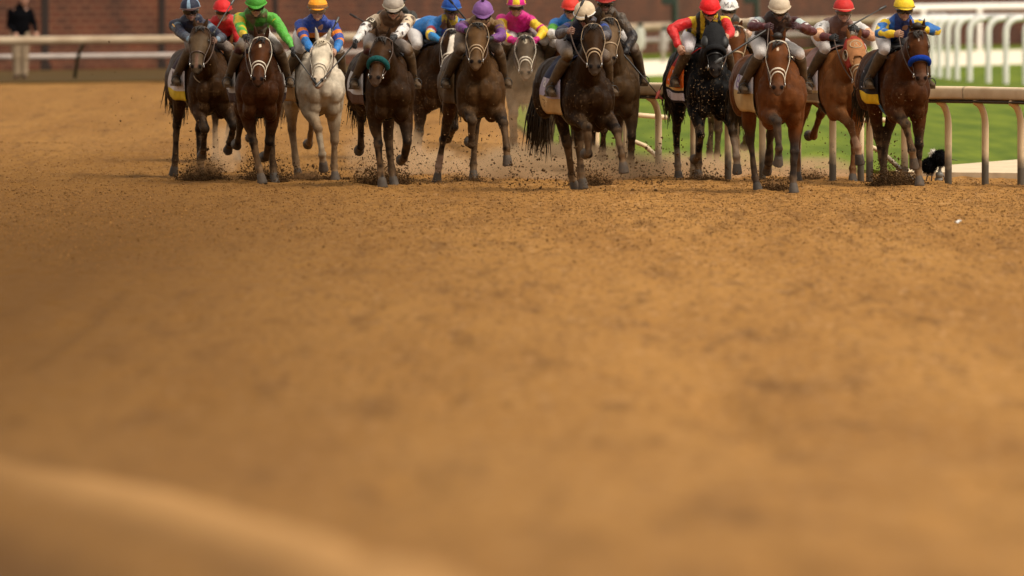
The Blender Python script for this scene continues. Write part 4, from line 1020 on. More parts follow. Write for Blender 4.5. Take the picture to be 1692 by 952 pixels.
# 2 bay with a white star, green rider
H[2] = Horse(dict(px=428, s=142.8, yaw=4, poll=(432, 56), muz=(427, 132), fl=(10, 0, 18, .17), fr=(-12, -52, -88, -.06), hl=(28, -55, -50, -95, -.06), hr=(46, -22, -6, 20, .10),
    coat=BAY * .50, points=PD, bridle='w', noseband='fig', marks=[('star', .155, .026, .017, c3(.62, .52, .40))], facec=BAY * .75, ldust={'fl': .75},
    cloth=[(0, c3(.04, .01, .012)), (74, c3(.35, .32, .30)), (104, c3(.04, .02, .02))], label='dark bay horse with a round star under the rider in green'))
# 3 grey
H[3] = Horse(dict(px=527, s=140.8, yaw=15, poll=(533, 62), muz=(526, 134), turn=3, fl=(44, 4, -14, .11), fr=(-2, -6, 22, .06), hl=(38, -36, 2, 22, .14), hr=(45, -50, -50, -80, .14),
    coat=GREY * 1.22, points=c3(.20, .135, .08), hair='g', bridle='w', noseband='fig', ears=.17, tuft=False, belly=c3(.26, .19, .115), facec=c3(.62, .53, .40), muzc=c3(.36, .20, .14), dust=.6, mud=.3,
    socks={'fl': (c3(.34, .28, .20), .1)}, cloth=[(0, c3(.40, .25, .10)), (72, c3(.60, .55, .48)), (98, c3(.46, .27, .11))], writing=[('2', .82, 86, .16, c3(.30, .2, .1))],
    label='pale grey horse with white ears and a tan saddle cloth, the only grey'))
# 4 dark bay with teal noseband
H[4] = Horse(dict(px=641, s=145, yaw=12, poll=(634, 56), muz=(620, 130), turn=-10, fl=(8, -2, 14, .05), fr=(22, -48, -84, .06), hl=(48, -62, -28, -75, .10), hr=(46, -20, 2, 22, .12),
    coat=DBAY * 1.15, points=PD, bridle='b', noseband='teal', ears=.14, muzc=c3(.12, .085, .065), facec=DBAY * 2.0, ldust={'fl': .8},
    cloth=[(0, c3(.03, .014, .014)), (74, c3(.50, .48, .48)), (104, c3(.10, .05, .03))], label='dark bay horse with a fluffy teal noseband under the rider with sleeve number 13'))
H['4b'] = Horse(dict(px=668, s=128, yaw=4, poll=(664, 62), muz=(664, 128), fl=(20, -10, 20, .02), fr=(30, -40, -50, .02), hl=(38, -34, 4, 22, 0), hr=(45, -40, -30, -50, .02), coat=BAY * .8, points=c3(.20, .11, .06),
    bridle='b', cloth=[(0, BRN), (74, ORG * .6), (104, BRN)], label='brown horse hidden behind the dark bay with the teal noseband'))
# 5 blue rider's horse with the white blaze
H[5] = Horse(dict(px=718, s=135, yaw=17, poll=(750, 42), muz=(738, 118), turn=2, fl=(10, -6, -8, -.12), fr=(32, -58, -88, .03), hl=(40, -40, -10, 8, .02), hr=(30, -50, -40, -80, .06),
    coat=DBAY * 1.3, points=PD, bridle='w', noseband='fig', marks=[('blaze', .08, .62, .030, c3(.62, .55, .46))], socks={'fl': (c3(.42, .27, .19), .45), 'hl': (c3(.42, .27, .19), .5)}, girth='b', mud=.5,
    cloth=[(0, c3(.025, .03, .055)), (74, c3(.50, .47, .52)), (100, c3(.03, .035, .04)), (110, c3(.45, .02, .02))], writing=[('3', .80, 86, .20, c3(.03, .02, .05))],
    label='dark horse with a white blaze, its head partly behind the purple sleeve'))
# 6 brown horse, purple rider
H[6] = Horse(dict(px=791, s=142.6, yaw=11, poll=(790, 33), muz=(786, 104), fl=(66, -20, -100, -.02), fr=(60, 20, 4, .10), hl=(42, -30, -14, 5, -.16), hr=(62, -8, 4, 20, -.06),
    coat=c3(.058, .028, .010), points=PD * 1.2, bridle='p', noseband='fig', ears=.10, earn=-.9, facec=c3(.095, .050, .020), muzc=c3(.12, .08, .05), socks={'hl': (c3(.45, .30, .22), .6)}, dust=.5, mud=.6,
    cloth=[(0, BRN), (74, c3(.12, .07, .03)), (104, c3(.10, .06, .03))], label='brown horse with a tan bridle and pinned ears under the rider in purple'))
# 7 dusty roan, pink and yellow rider
H[7] = Horse(dict(px=869, s=131, yaw=2, poll=(868, 54), muz=(868, 122), fl=(46, -22, -30, -.02), fr=(30, -40, -60, .06), hl=(38, -34, 4, 22, 0), hr=(46, -20, 0, 15, .02),
    coat=ROAN, points=c3(.085, .062, .044), bridle='w', noseband='fig', ears=.10, earn=-.9, marks=[('star', .12, .045, .022, c3(.36, .30, .22))], facec=ROAN * 1.05, muzc=c3(.20, .15, .11), dust=.7, mud=.7,
    cloth=[(0, c3(.25, .10, .05)), (74, c3(.45, .38, .34)), (104, ORG * .7)], label='dusty grey brown roan horse with a white bridle in the thick dust'))
# 8 front dark horse in the middle
H[8] = Horse(dict(px=968, s=148, yaw=17, poll=(979, 34), muz=(982, 112), turn=3, fl=(70, -4, -90, .04), fr=(64, 25, 10, .12), hl=(56, -2, -26, 12, .30), hr=(66, -10, 6, 22, .06),
    coat=DBAY * .85, points=PD, bridle='p', noseband='fig', ears=.13, dust=.6, mud=.5, facec=DBAY * 1.3, tail=(-.04, .40, -.80), muzc=c3(.075, .06, .048),
    cloth=[(0, c3(.02, .022, .05)), (70, c3(.34, .29, .36)), (101, c3(.44, .27, .11))], writing=[('8', .82, 80, .13, c3(.60, .56, .55)), ('TE', .80, 111, .085, c3(.15, .08, .03))], clothlen=126,
    label='very dark central horse with both knees lifted, lilac and tan saddle cloth'))
H['8b'] = Horse(dict(px=945, s=131, yaw=6, poll=(952, 58), muz=(954, 125), fl=(50, -10, -12, -.02), fr=(30, -40, -60, .02), hl=(45, -40, -20, -30, -.02), hr=(38, -34, 4, 22, .02), coat=BAY * .8, points=PD,
    bridle='b', cloth=[(0, WH * .8), (74, NAVY), (88, WH * .9), (100, NAVY), (110, WH * .9)], label='bay horse hidden behind the very dark central horse, red-capped rider above'))
H['8c'] = Horse(dict(px=1016, s=140.0, yaw=5, poll=(1006, 24), muz=(1008, 98), fl=(42, -40, -60, -.02), fr=(22, -34, -66, .06), hl=(38, -34, 4, 22, -.06), hr=(46, -30, 0, 10, .02), coat=c3(.055, .030, .013), points=PD * 1.3,
    bridle='p', noseband='plain', ears=.10, facec=c3(.14, .088, .048), dust=.5, mud=.5, cloth=[(0, BRN), (74, c3(.2, .13, .08)), (104, BRN)], label='brown horse half hidden at the right side of the very dark central horse'))
# 9 black horse, red and yellow rider
H[9] = Horse(dict(px=1170, s=141.5, yaw=13, poll=(1180, 36), muz=(1181, 116), turn=4, fl=(34, -30, -78, -.02), fr=(40, 16, -4, .12), hl=(34, -38, 2, 12, .04), hr=(58, -6, 6, 22, -.08),
    coat=BLK, points=BLK * 1.1, hood='black', bridle='k', noseband='plain', ears=.09, earn=-.4, forelock=0, facec=BLK * 1.5, muzc=c3(.060, .048, .043), dust=.45, mud=.35, socks={'fr': (c3(.20, .15, .11), .2), 'hl': (c3(.12, .10, .085), .5)},
    cloth=[(0, c3(.30, .012, .010)), (66, c3(.68, .12, .012)), (98, c3(.70, .40, .12)), (102, c3(.012, .010, .012)), (107, c3(.55, .50, .55)), (119, c3(.02, .015, .02))],
    writing=[('11', .82, 83, .17, c3(.56, .50, .62)), ('CO', .82, 113, .085, c3(.02, .015, .03))], clothlen=123, label='jet black horse wearing a black blinker hood and bright orange saddle cloth'))
H['9b'] = Horse(dict(px=1213, s=133, yaw=5, poll=(1216, 36), muz=(1216, 112), fl=(6, -4, 16, -.10), fr=(40, -40, -60, 0), hl=(38, -34, 4, 22, -.08), hr=(46, -30, 0, 10, .02), coat=BAY * .95, points=c3(.06, .035, .02),
    bridle='p', noseband='plain', ears=.09, marks=[('star', .14, .045, .030, c3(.62, .50, .36))], facec=BAY * 1.1, dust=.7, cloth=[(0, BRN), (74, WH * .6), (104, TAN)], label='bay horse with a big white star between the black horse and the foremost bay'))
# 10 foremost bay
H[10] = Horse(dict(px=1287, s=149, yaw=14, poll=(1285, 60), muz=(1284, 146), fl=(76, 4, -18, .0), fr=(8, -3, 26, .0), hl=(44, -26, 4, 22, .14), hr=(44, -40, -38, -60, .14),
    coat=BAY * 1.22, points=c3(.028, .021, .018), bridle='w', noseband='fig', ears=.15, tuft=True, marks=[('star', .13, .024, .013, c3(.60, .47, .34))], facec=BAY * 1.1, muzc=c3(.10, .072, .055), yoke=False, mud=.2,
    cloth=[(0, c3(.04, .022, .012)), (70, c3(.50, .47, .50)), (97, c3(.46, .31, .14))], writing=[('8', .84, 83, .19, c3(.26, .2, .35))], clothlen=126, label='bright bay horse in front of the field with a tiny star and raised foreleg'))
# 11 chestnut
H[11] = Horse(dict(px=1392, s=142.4, yaw=19, poll=(1410, 58), muz=(1420, 138), turn=7, fl=(58, 24, -4, .15), fr=(2, -2, 14, -.03), hl=(34, -36, 2, 18, -.04), hr=(46, -62, -50, -90, .08),
    coat=CHEST, points=CHEST * .75, hair='c', hood='red', bridle='p', noseband='fig', ears=.14, forelock=0, facec=c3(.30, .15, .065), muzc=c3(.26, .145, .075), socks={'fl': (c3(.36, .21, .13), .55)}, mud=.45, dust=.3,
    cloth=[(0, c3(.34, .20, .17)), (66, c3(.62, .54, .55)), (104, c3(.50, .36, .18)), (108, c3(.26, .19, .12)), (118, c3(.5, .40, .28))], writing=[('7', .84, 84, .20, c3(.50, .38, .26)), ('ETST', .78, 113, .075, c3(.52, .44, .33))], clothlen=123,
    label='chestnut horse wearing a red hood with a round emblem on its forehead'))
# 12 dark bay with blue noseband
H[12] = Horse(dict(px=1492, s=145, yaw=13, poll=(1515, 42), muz=(1521, 130), turn=4, fl=(60, 8, -10, .15), fr=(6, -2, 24, .03), hl=(42, -24, 2, 22, .20), hr=(46, -20, 2, 22, -.14),
    coat=BAY * .62, points=PD * 1.3, bridle='b', noseband='blue', ears=.15, tuft=True, marks=[('star', .13, .018, .006, c3(.45, .36, .3))], facec=BAY * .85, muzc=c3(.13, .10, .085), ldust={'fl': .8, 'fr': .7, 'hl': .8}, mud=.4, girth='b',
    cloth=[(0, c3(.012, .010, .012)), (76, c3(.012, .010, .014)), (104, c3(.70, .46, .015))], writing=[('11', .78, 88, .24, c3(.58, .55, .62))], clothlen=122, label='dark bay horse with a thick blue noseband at the far right of the field'))

def rider(k, **j): J[k] = (j, build_rider(H[k], j))
rider(1, legdirt=.6, cap_px=313, cap_py=-4, hl=(318, 68, -.40), hr=(357, 66, -.42), tilt=6, look=4, cap=([NAVY, LTB], lambda a, b: 1 if a > .15 and (b * 16 % 4) < 1 else 0), peak=c3(.05, .018, .016), rim=c3(.16, .10, .08), glove=None, dirt=.2,
    silks=dict(torso=plain(NAVY), sleeve=sleeve((0, NAVY), (.12, LTB * .5), (.2, NAVY), (.62, c3(.05, .06, .085)), (.86, LTB * .8))), armtext=[('1', -1, .45, .13, c3(.65, .34, .05))], breech=c3(.22, .18, .17),
    skin=c3(.20, .105, .07), label='crouched rider in navy silks on the leftmost horse')
rider('1b', legdirt=.85, cap_px=368, cap_py=-1, hl=(360, 75, -.4), hr=(386, 92, -.3), cap=([RED],), rim=RED * .8, glove=None, silks=dict(torso=plain(RED * .75), sleeve=sleeve((0, RED * .8), (.46, c3(.05, .16, .035)), (.60, RED * .8))), look=8, label='rider in red cap and red silks, behind the navy rider')
rider(2, legdirt=.85, cap_px=423, cap_py=-12, hl=(404, 60, -.38), hr=(483, 80, -.30, (.8, .2, .5)), free=1, cap=([GRN * .8],), rim=GRN, glove=GLV, nod=22, silks=dict(torso=lambda lat, q, v: np.where((np.abs(lat) > .13)[:, None], mottled(GRN, YEL, 13, .60, 3)(v), lerp(np.tile(GRN * .45, (len(v), 1)), np.tile(c3(.13, .085, .05), (len(v), 1)), sstep(.4, .6, noise3(v, 14, 2))[:, None])),
    sleeve=lambda t, v, sx: np.where(((t < .16) | (sx < 0))[:, None], mottled(GRN, YEL * .8, 12, .58, 5)(v), np.tile(GRN, (len(v), 1)))), label='rider in bright green silks with one arm stretched out')
rider(3, legdirt=.4, cap_px=525, cap_py=-5, hl=(514, 82, -.40), hr=(554, 84, -.40), cap=([ORG * 1.25 + c3(.05, .10, 0), c3(.48, .42, .05), c3(.30, .12, .02)], lambda a, b: 1 if a > .86 else (2 if a > .7 else 0)), rim=c3(.03, .03, .03), glove=None, skin=c3(.42, .23, .15), lens=c3(.18, .12, .07),
    silks=dict(torso=lambda lat, q, v: np.where((q[:, 2] < -.15)[:, None], ORG * .7, np.tile(BLU, (len(v), 1))), sleeve=sleeve((0, BLU), (.24, ORG), (.34, BLU * 1.2), (.47, ORG), (.57, LBLU * .8), (.74, LBLU))), label='rider in blue silks with orange arm bands on the grey horse')
rider(4, legdirt=.85, cap_px=650, cap_py=-8, hl=(588, 68, -.25, (-.6, .2, .8)), hr=(652, 62, -.38), free=-1, nod=30, cap=([c3(.36, .31, .26)],), rim=c3(.42, .36, .26), glove=GLV, dirt=.55, silks=dict(torso=mottled(c3(.34, .21, .12), c3(.10, .055, .03), 9, .53, 4),
    sleeve=lambda t, v, sx: np.where(((t > .17) & (t < .35) & (sx < 0))[:, None], c3(.06, .042, .025), np.where((t < .36)[:, None], star_spots(CRM, c3(.07, .045, .03), 3)(v), star_spots(WH, c3(.06, .045, .05), 5)(v)))),
    armtext=[('13', -1, .52, .13, c3(.74, .66, .52))], label='rider in cream starred silks with number 13 on the sleeve')
rider('4b', cap_px=657, cap_py=-16, hl=(645, 60, -.4), hr=(674, 55, -.4), cap=([c3(.012, .014, .014)],), glove=GLV, silks=dict(torso=plain(c3(.012, .014, .013)), sleeve=sleeve((0, c3(.012, .014, .013)))), label='rider in black, nearly hidden behind the number 13 rider')
rider(5, cap_px=746, cap_py=-4, hl=(727, 66, -.36), hr=(764, 70, -.40), look=8, cap=([c3(.010, .065, .33)],), rim=c3(.03, .15, .45), glove=None, skin=c3(.12, .06, .04), silks=dict(torso=lambda lat, q, v: np.where((np.abs(lat) < .10)[:, None], mottled(BLU, YEL * .6, 8, .56, 2)(v), np.tile(LBLU, (len(v), 1))),
    sleeve=sleeve((0, LBLU), (.26, c3(.30, .02, .03)), (.38, c3(.5, .45, .4)), (.45, YEL), (.52, c3(.02, .20, .48)))), label='rider in sky blue silks with a royal blue cap')
rider(6, legdirt=.9, cap_px=798, cap_py=3, hl=(770, 50, -.34, (-1, .1, .15)), hr=(810, 64, -.34, (1.2, .0, -.4)), nod=38, cap=([c3(.20, .085, .27)],), rim=c3(.20, .09, .27), pompom=c3(.05, .02, .05), glove=GLV, dirt=.6, breech=c3(.13, .08, .045),
    silks=dict(torso=plain(c3(.17, .095, .030)), sleeve=sleeve((0, c3(.17, .095, .030)), (.18, PURP * .7), (.24, c3(.17, .10, .03)), (.31, PURP * .8), (.42, PURP))), label='rider in purple sleeves with a plain purple cap and button')
rider(7, cap_px=853, cap_py=-9, hl=(846, 66, -.38), hr=(886, 66, -.34, (1.2, .2, -.2)), cap=([PINK, YEL], lambda a, b: 1 if int(b * 8 + .5) % 2 == 0 else 0), peak=c3(.16, .10, .06), rim=PINK * .7, glove=PINK * .8, silks=dict(torso=plain(PINK),
    sleeve=sleeve((0, PINK), (.10, YEL), (.34, PINK), (.40, YEL), (.52, PINK), (.58, YEL), (.92, PINK))), dirt=.2, label='rider in hot pink and yellow silks with a quartered cap')
rider(8, legdirt=.85, cap_px=964, cap_py=4, hl=(938, 52, -.30, (-1, .2, -.5)), hr=(990, 60, -.42), look=-16, nod=26, cap=([c3(.56, .44, .30)],), rim=WH, glove=None, skin=c3(.22, .11, .075), dirt=.35, silks=dict(torso=plain(NAVY), sleeve=sleeve((0, NAVY), (.10, BLU * .8), (.22, NAVY), (.55, c3(.09, .085, .10)))), breech=c3(.36, .32, .32),
    label='rider in navy silks and cream cap on the very dark central horse')
rider('8b', cap_px=943, cap_py=-4, hl=(930, 60, -.38), hr=(955, 60, -.38), cap=([c3(.62, .035, .02)],), rim=c3(.5, .03, .02), glove=None, silks=dict(torso=mottled(GRN, LBLU, 7, .5, 6), sleeve=lambda t, v, sx: np.where((t < .2)[:, None], mottled(GRN, LBLU, 7, .5, 6)(v), np.where((t < .4)[:, None], GRN, np.tile(WH, (len(v), 1))))), label='rider in red cap and green sleeves, behind the cream-capped rider')
rider('8c', legdirt=.8, cap_px=1000, cap_py=-17, hl=(992, 62, -.38), hr=(1031, 88, -.20, (.8, .3, .4)), free=1, cap=([c3(.22, .02, .015)],), rim=RED * .8, peak=c3(.30, .03, .02), glove=None, dirt=.5, silks=dict(torso=plain(c3(.05, .035, .024)), sleeve=sleeve((0, c3(.045, .032, .022)), (.4, c3(.010, .010, .014)))), skin=c3(.12, .065, .04), label='rider in dirty black silks with a whip held down at arm length')
rider(9, cap_px=1173, cap_py=-4, hl=(1121, 76, -.05, (-.7, .5, .7)), hr=(1202, 60, -.40), free=-1, nod=32, cap=([c3(.70, .010, .012)],), rim=c3(.55, .01, .012), glove=None, skin=c3(.42, .22, .14), silks=dict(torso=lambda lat, q, v: np.where(((np.abs(lat) % .10) < .05)[:, None], c3(.010, .008, .008), np.tile(YEL * .85, (len(v), 1))),
    sleeve=sleeve((0, YEL * .85), (.08, RED))), dirt=.08, kdx=-.02, breech=c3(.70, .66, .68), label='rider in red sleeves and yellow black body on the black horse')
rider('9b', cap_px=1204, cap_py=-4, hl=(1196, 60, -.38), hr=(1242, 52, -.28, (.8, .2, .4)), free=1, cap=([c3(.72, .70, .68)],), rim=WH, capmark='MA', glove=None, skin=c3(.45, .28, .2), silks=dict(torso=plain(c3(.05, .045, .04)), sleeve=sleeve((0, CRM), (.22, WH), (.34, c3(.05, .10, .30)), (.7, c3(.60, .45, .38)))), label='rider in white lettered cap behind the black horse')
rider(10, cap_px=1288, cap_py=-6, hl=(1264, 44, -.30, (-1.1, .1, -.2)), hr=(1322, 45, -.30, (1.0, .2, -.4)), free=1, nod=24, cap=([c3(.52, .43, .32)],), rim=c3(.50, .42, .30), glove=c3(.045, .012, .016), dirt=.35, skin=c3(.14, .075, .05), silks=dict(torso=plain(c3(.022, .010, .012)),
    sleeve=sleeve((0, MAR * .6), (.10, c3(.42, .50, .50)), (.26, MAR), (.30, WH * .8), (.36, MAR), (.44, WH * .6), (.47, MAR))), label='rider in maroon silks with white bands on the foremost bay')
rider(11, cap_px=1394, cap_py=-3, hl=(1372, 62, -.34, (-1, .1, -.5)), hr=(1418, 50, -.34), look=6, cap=([c3(.50, .022, .018)],), rim=c3(.50, .22, .14), glove=GLV, dirt=.3, lens=c3(.10, .07, .05), silks=dict(torso=mottled(c3(.20, .11, .085), c3(.12, .06, .05), 8, .5, 3), sleeve=sleeve((0, WH), (.32, c3(.60, .33, .19)), (.72, c3(.10, .02, .022)))),
    armtext=[('2', -1, .42, .10, c3(.05, .06, .07))], skin=c3(.34, .165, .11), label='rider in peach and white silks with red cap on the chestnut')
rider(12, cap_px=1494, cap_py=-6, hl=(1478, 56, -.36, (-1.2, .1, -.4)), hr=(1524, 48, -.34, (1.1, .1, -.2)), look=6, cap=([YEL * 1.05], ), rim=c3(.05, .04, .01), glove=None, skin=c3(.34, .18, .11), dirt=.10, silks=dict(torso=lambda lat, q, v: np.where((np.abs(lat) < .09)[:, None], np.tile(c3(.010, .03, .16), (len(v), 1)), mottled(c3(.012, .10, .42), YEL, 11, .60, 3)(v)),
    sleeve=lambda t, v, sx: mottled(mottled(c3(.012, .13, .42), c3(.02, .02, .04), 14, .58, 9)(v)[0] * 0 + c3(.012, .13, .42), YEL, 15, .50, 4)(v)), breech=c3(.66, .63, .64), label='rider in yellow and blue patched silks with a yellow cap')

# whips
whip(H[1], (357, 48), (388, -3), -.40, -.2, 'thin whip raised to the right of the navy rider')
whip(H[2], (486, 88), (524, 141), -.32, -.42, 'dark whip pointing down from the green rider\'s outstretched hand')
whip(H[4], (579, 80), (522, 143), -.28, -.60, 'dark whip slanting down from the number 13 rider\'s gloved hand')
whip(H[3], (548, 52), (560, 28), -.40, -.30, 'short black whip end standing above the grey horse')
whip(H['4b'], (612, 42), (578, 23), -.2, -.1, 'black whip sticking out behind the number 13 sleeve')
whip(H[5], (768, 30), (740, -4), -.30, -.30, 'thin whip crossing the royal blue cap')
whip(H[8], (937, 57), (966, -4), -.32, -.25, 'black whip held upright beside the cream cap')
whip(H['8c'], (1032, 92), (1094, 164), -.22, -.30, 'black whip with red tip pointing down right of the central horses', M_whipt)
whip(H[9], (1119, 84), (1084, 163), -.05, .05, 'black whip hanging down left of the black horse', M_whipt)
whip(H[10], (1266, 50), (1182, 104), -.34, -.55, 'thick grey black whip crossing in front of the starred bay', M_whip, .013)
whip(H[11], (1410, 40), (1464, 10), -.36, -.25, 'black whip slanting up between the red and yellow caps')

# ------------------------------------------------------------------ spectator behind the far rail
x, y = gp(34, 79.0); man = empty('person', (x, y, .05)); tag(man, 'standing man in a dark jacket and khaki trousers leaning on the far rail', 'spectator')
b, segs = MB(), []; Hm = V(.08, -.02, 1.68); face(b, segs, Hm, V(.25, -.95, -.1), V(0, 0, 1), V(1, .25, 0))
b.loft([Hm - V(0, 0, .07), V(.04, 0, 1.50), V(0, .02, 1.35)], [.056, .062, .12], n=12)
b.loft([V(0, .02, 1.42), V(0, .03, 1.15), V(0, .03, .95)], [(.19, .11), (.16, .11), (.16, .11)], n=14)
arm = {-1: (V(-.24, .05, 1.12), V(-.10, -.22, .96)), 1: (V(.30, .02, 1.13), V(.33, -.20, .98))}
for sx in (-1, 1):
    s_ = V(.20 * sx, .02, 1.40); el, wr = arm[sx]; b.loft([s_, el], [.056, .044], n=10); b.loft([el, wr], [.042, .028], n=10)
    b.loft([V(.09 * sx, .03, .95), V(.075 * sx, .0, .50), V(.07 * sx, .02, .08)], [.10, .065, .045], n=12); b.loft([V(.07 * sx, .05, .04), V(.09 * sx, -.15, .035)], [.04, .04], n=10)
me = remesh(b, .012, 2); paint_skin(me, segs, dict(haircol=c3(.35, .31, .27), skin=c3(.42, .22, .15)), Hm, V(.25, -.95, -.1), V(0, 0, 1), V(1, .25, 0))
hb = MB()
for sx in (-1, 1): hand(hb, arm[sx][1], arm[sx][1] - arm[sx][0], V(1, 0, 0), sx)
v0 = getv(me); f0 = [tuple(p.vertices) for p in me.polygons]; c0 = np.empty(len(v0) * 4, np.float32); me.color_attributes['Col'].data.foreach_get('color', c0); hv = np.vstack(hb.v)
nm = bpy.data.meshes.new('body'); nm.from_pydata(np.vstack([v0, hv]).tolist(), [], f0 + [tuple(len(v0) + i for i in q) for q in hb.f]); nm.update(); setcol(nm, np.vstack([c0.reshape(-1, 4)[:, :3], np.tile(c3(.42, .22, .15), (len(hv), 1))])); link('body', nm, M_skin, man)
b = MB(); b.loft([V(.03, .01, 1.545), V(.02, .015, 1.49)], [.082, .095], n=12); b.loft([V(0, .02, 1.48), V(0, .02, 1.36), V(0, .03, 1.12), V(0, .03, .88)], [(.14, .09), (.225, .14), (.205, .145), (.205, .14)], n=16)
for sx in (-1, 1):
    s_ = V(.19 * sx, .02, 1.40); el, wr = arm[sx]; b.ell(s_, (.085, .08, .08)); b.loft([s_, el], [.078, .064], n=12); b.loft([el, wr], [.062, .045], n=12)
me = remesh(b, .012, 2); v = getv(me); setv(me, v + normals(me) * ((noise3(v, 10, 5) - .5) * .03)[:, None]); link('jacket', me, mat('dark jacket', (.003, .003, .004), .9, .05, noise=.2, bump=.6, bscale=14), man)
b = MB()
for sx in (-1, 1): b.loft([V(.09 * sx, .03, .95), V(.08 * sx, .0, .50), V(.075 * sx, .02, .10)], [.125, .095, .080], n=12)
b.loft([V(0, .03, .98), V(0, .03, .86)], [(.19, .13), (.18, .13)], n=14)
me = remesh(b, .012, 2); v = getv(me); setv(me, v + normals(me) * ((noise3(v, 9, 7) - .5) * .03)[:, None]); link('trousers', me, mat('khaki trousers', (.30, .22, .14), .8, noise=.15, bump=.5, bscale=14), man)
for sx in (-1, 1):
    b = MB(); b.loft([V(.07 * sx, .07, .045), V(.085 * sx, -.06, .05), V(.10 * sx, -.19, .035)], [(.045, .05), (.048, .05), (.04, .03)], n=12); link('shoe', b.mesh('shoe'), M_brown, man)

# ------------------------------------------------------------------ flying dirt, clods, dust
def clod_field(name, items, m, label, cat):
    """items: (xyz array, size array)"""
    P = np.vstack([i[0] for i in items]); sz = np.concatenate([i[1] for i in items]); n = len(P)
    base = np.array([(1, 0, 0), (-1, 0, 0), (0, 1, 0), (0, -1, 0), (0, 0, 1), (0, 0, -1)], float); tri = np.array([(0, 2, 4), (2, 1, 4), (1, 3, 4), (3, 0, 4), (2, 0, 5), (1, 2, 5), (3, 1, 5), (0, 3, 5)])
    jit = RNG.uniform(.45, 1.25, (n, 6, 1)) * base[None] + RNG.normal(0, .25, (n, 6, 3)); vs = P[:, None, :] + jit * sz[:, None, None] * RNG.uniform(.6, 1.4, (n, 1, 3))
    fs = (tri[None] + 6 * np.arange(n)[:, None, None]).reshape(-1, 3); me = bpy.data.meshes.new(name); vs = vs.reshape(-1, 3)
    me.vertices.add(len(vs)); me.vertices.foreach_set('co', vs.ravel()); me.loops.add(fs.size); me.loops.foreach_set('vertex_index', fs.ravel().astype(np.int32)); me.polygons.add(len(fs)); me.polygons.foreach_set('loop_start', (np.arange(len(fs)) * 3).astype(np.int32)); me.update(calc_edges=True)
    return tag(link(name, me, m, smooth=False), label, cat, kind='stuff')
def splash(px, py, s, w, hgt, n, s0=.004, s1=.016, lean=0.0, dep=.22):
    """crown of soil thrown up where a hoof lands; w, hgt in metres"""
    x0, y0 = gp(px, s); a = RNG.uniform(0, 2 * math.pi, n); r = RNG.beta(1.3, 1.5, n) * w; z = hgt * (r / w) ** .7 * RNG.beta(1.1, 2.0, n) * 1.6 + .004
    lobes = .45 + .9 * noise2(a * 1.6 + px, np.full(n, py * .7), 77) ** 1.5; z *= np.clip(1.35 - (r / w) ** 2.2, .08, 1) * lobes * RNG.exponential(.85, n).clip(.15, 3.2)
    r = r * (1 + .8 * (RNG.random(n) < .12) * RNG.random(n)); x0 = x0 + RNG.normal(0, .03)
    return (np.stack([x0 + r * np.cos(a) + lean * z, y0 + r * np.sin(a) * dep / w * 1.2, z], 1), s0 + (s1 - s0) * RNG.beta(1, 2.4, n))
def airborne(px0, px1, py0, py1, s0, s1, n, a=.003, b_=.011, low=1.0):
    px = RNG.uniform(px0, px1, n); py = py0 + (py1 - py0) * RNG.uniform(0, 1, n) ** (1 / low); s = RNG.uniform(s0, s1, n); Y = FOC / s
    x = (px - PXC) / s; z = CAM_H - (py - HORZ) / s; k = z > .01
    return (np.stack([x, Y, z], 1)[k], (RNG.uniform(a, b_, n) * RNG.uniform(.4, 1.2, n))[k])
dark = [splash(340, 298, 140.8, 0.345, 0.312, 4050, .0025, .017), splash(432, 303, 141.6, 0.310, 0.247, 5130, .0025, .017), splash(506, 297, 140.0, 0.276, 0.143, 1890, .0025, .017), splash(545, 298, 140.3, 0.287, 0.065, 1215, .0025, .017), splash(630, 306, 143.6, 0.414, 0.260, 4050, .0025, .017), splash(652, 306, 143.2, 0.184, 0.208, 2430, .0025, .017),
        splash(742, 300, 140.6, 0.138, 0.065, 270, .0025, .017), splash(778, 304, 142.0, 0.253, 0.091, 945, .0025, .017), splash(985, 312, 144.5, 0.322, 0.260, 2970, .0025, .017), splash(1162, 302, 141.4, 0.299, 0.130, 1620, .0025, .017), splash(1278, 318, 147.5, 0.230, 0.169, 2430, .0025, .017), splash(1335, 300, 140.5, 0.299, 0.130, 1215, .0025, .017),
        splash(1460, 307, 144.2, 0.196, 0.247, 2970, .0025, .017), splash(1490, 307, 144.2, 0.218, 0.247, 3240, .0025, .017), splash(1475, 308, 144.3, 0.345, 0.104, 1350, .0025, .017),
        airborne(280, 480, 60, 300, 136, 143, 170, low=2.5), airborne(560, 700, 150, 305, 138, 146, 520, .003, .013, low=2.2), airborne(690, 860, 190, 305, 137, 147, 650, .003, .015, 2), airborne(840, 1130, 215, 318, 138, 149, 1700, .003, .017, 2.0), airborne(1060, 1240, 230, 312, 138, 146, 300, .004, .014, 2),
        airborne(1300, 1400, 190, 300, 138, 145, 150, low=2), airborne(150, 300, 110, 300, 126, 143, 190, .003, .009), airborne(180, 190, 60, 72, 140, 141, 2, .012, .013), airborne(1050, 1120, 160, 300, 140, 146, 40)]
clod_field('flying_dirt', dark, M_clod, 'dark damp soil thrown up round the galloping hooves', 'dirt')
pale = [airborne(1118, 1205, 95, 240, 143.5, 146, 230, .002, .006, 1.0), airborne(1140, 1180, 130, 230, 143.5, 146, 90, .002, .008), airborne(1440, 1530, 150, 290, 147, 149, 150, .002, .006), airborne(800, 1010, 90, 290, 140, 150, 260, .003, .008, 1.4), airborne(600, 780, 120, 300, 140, 148, 140, .003, .007, 1.4), airborne(1380, 1430, 130, 280, 143, 147, 80, .002, .006)]
clod_field('flying_grit', pale, mat('pale grit', (.30, .20, .11), .95, .1, noise=.4, nscale=14), 'pale dry grit flying in front of the black and bay horses', 'dirt')
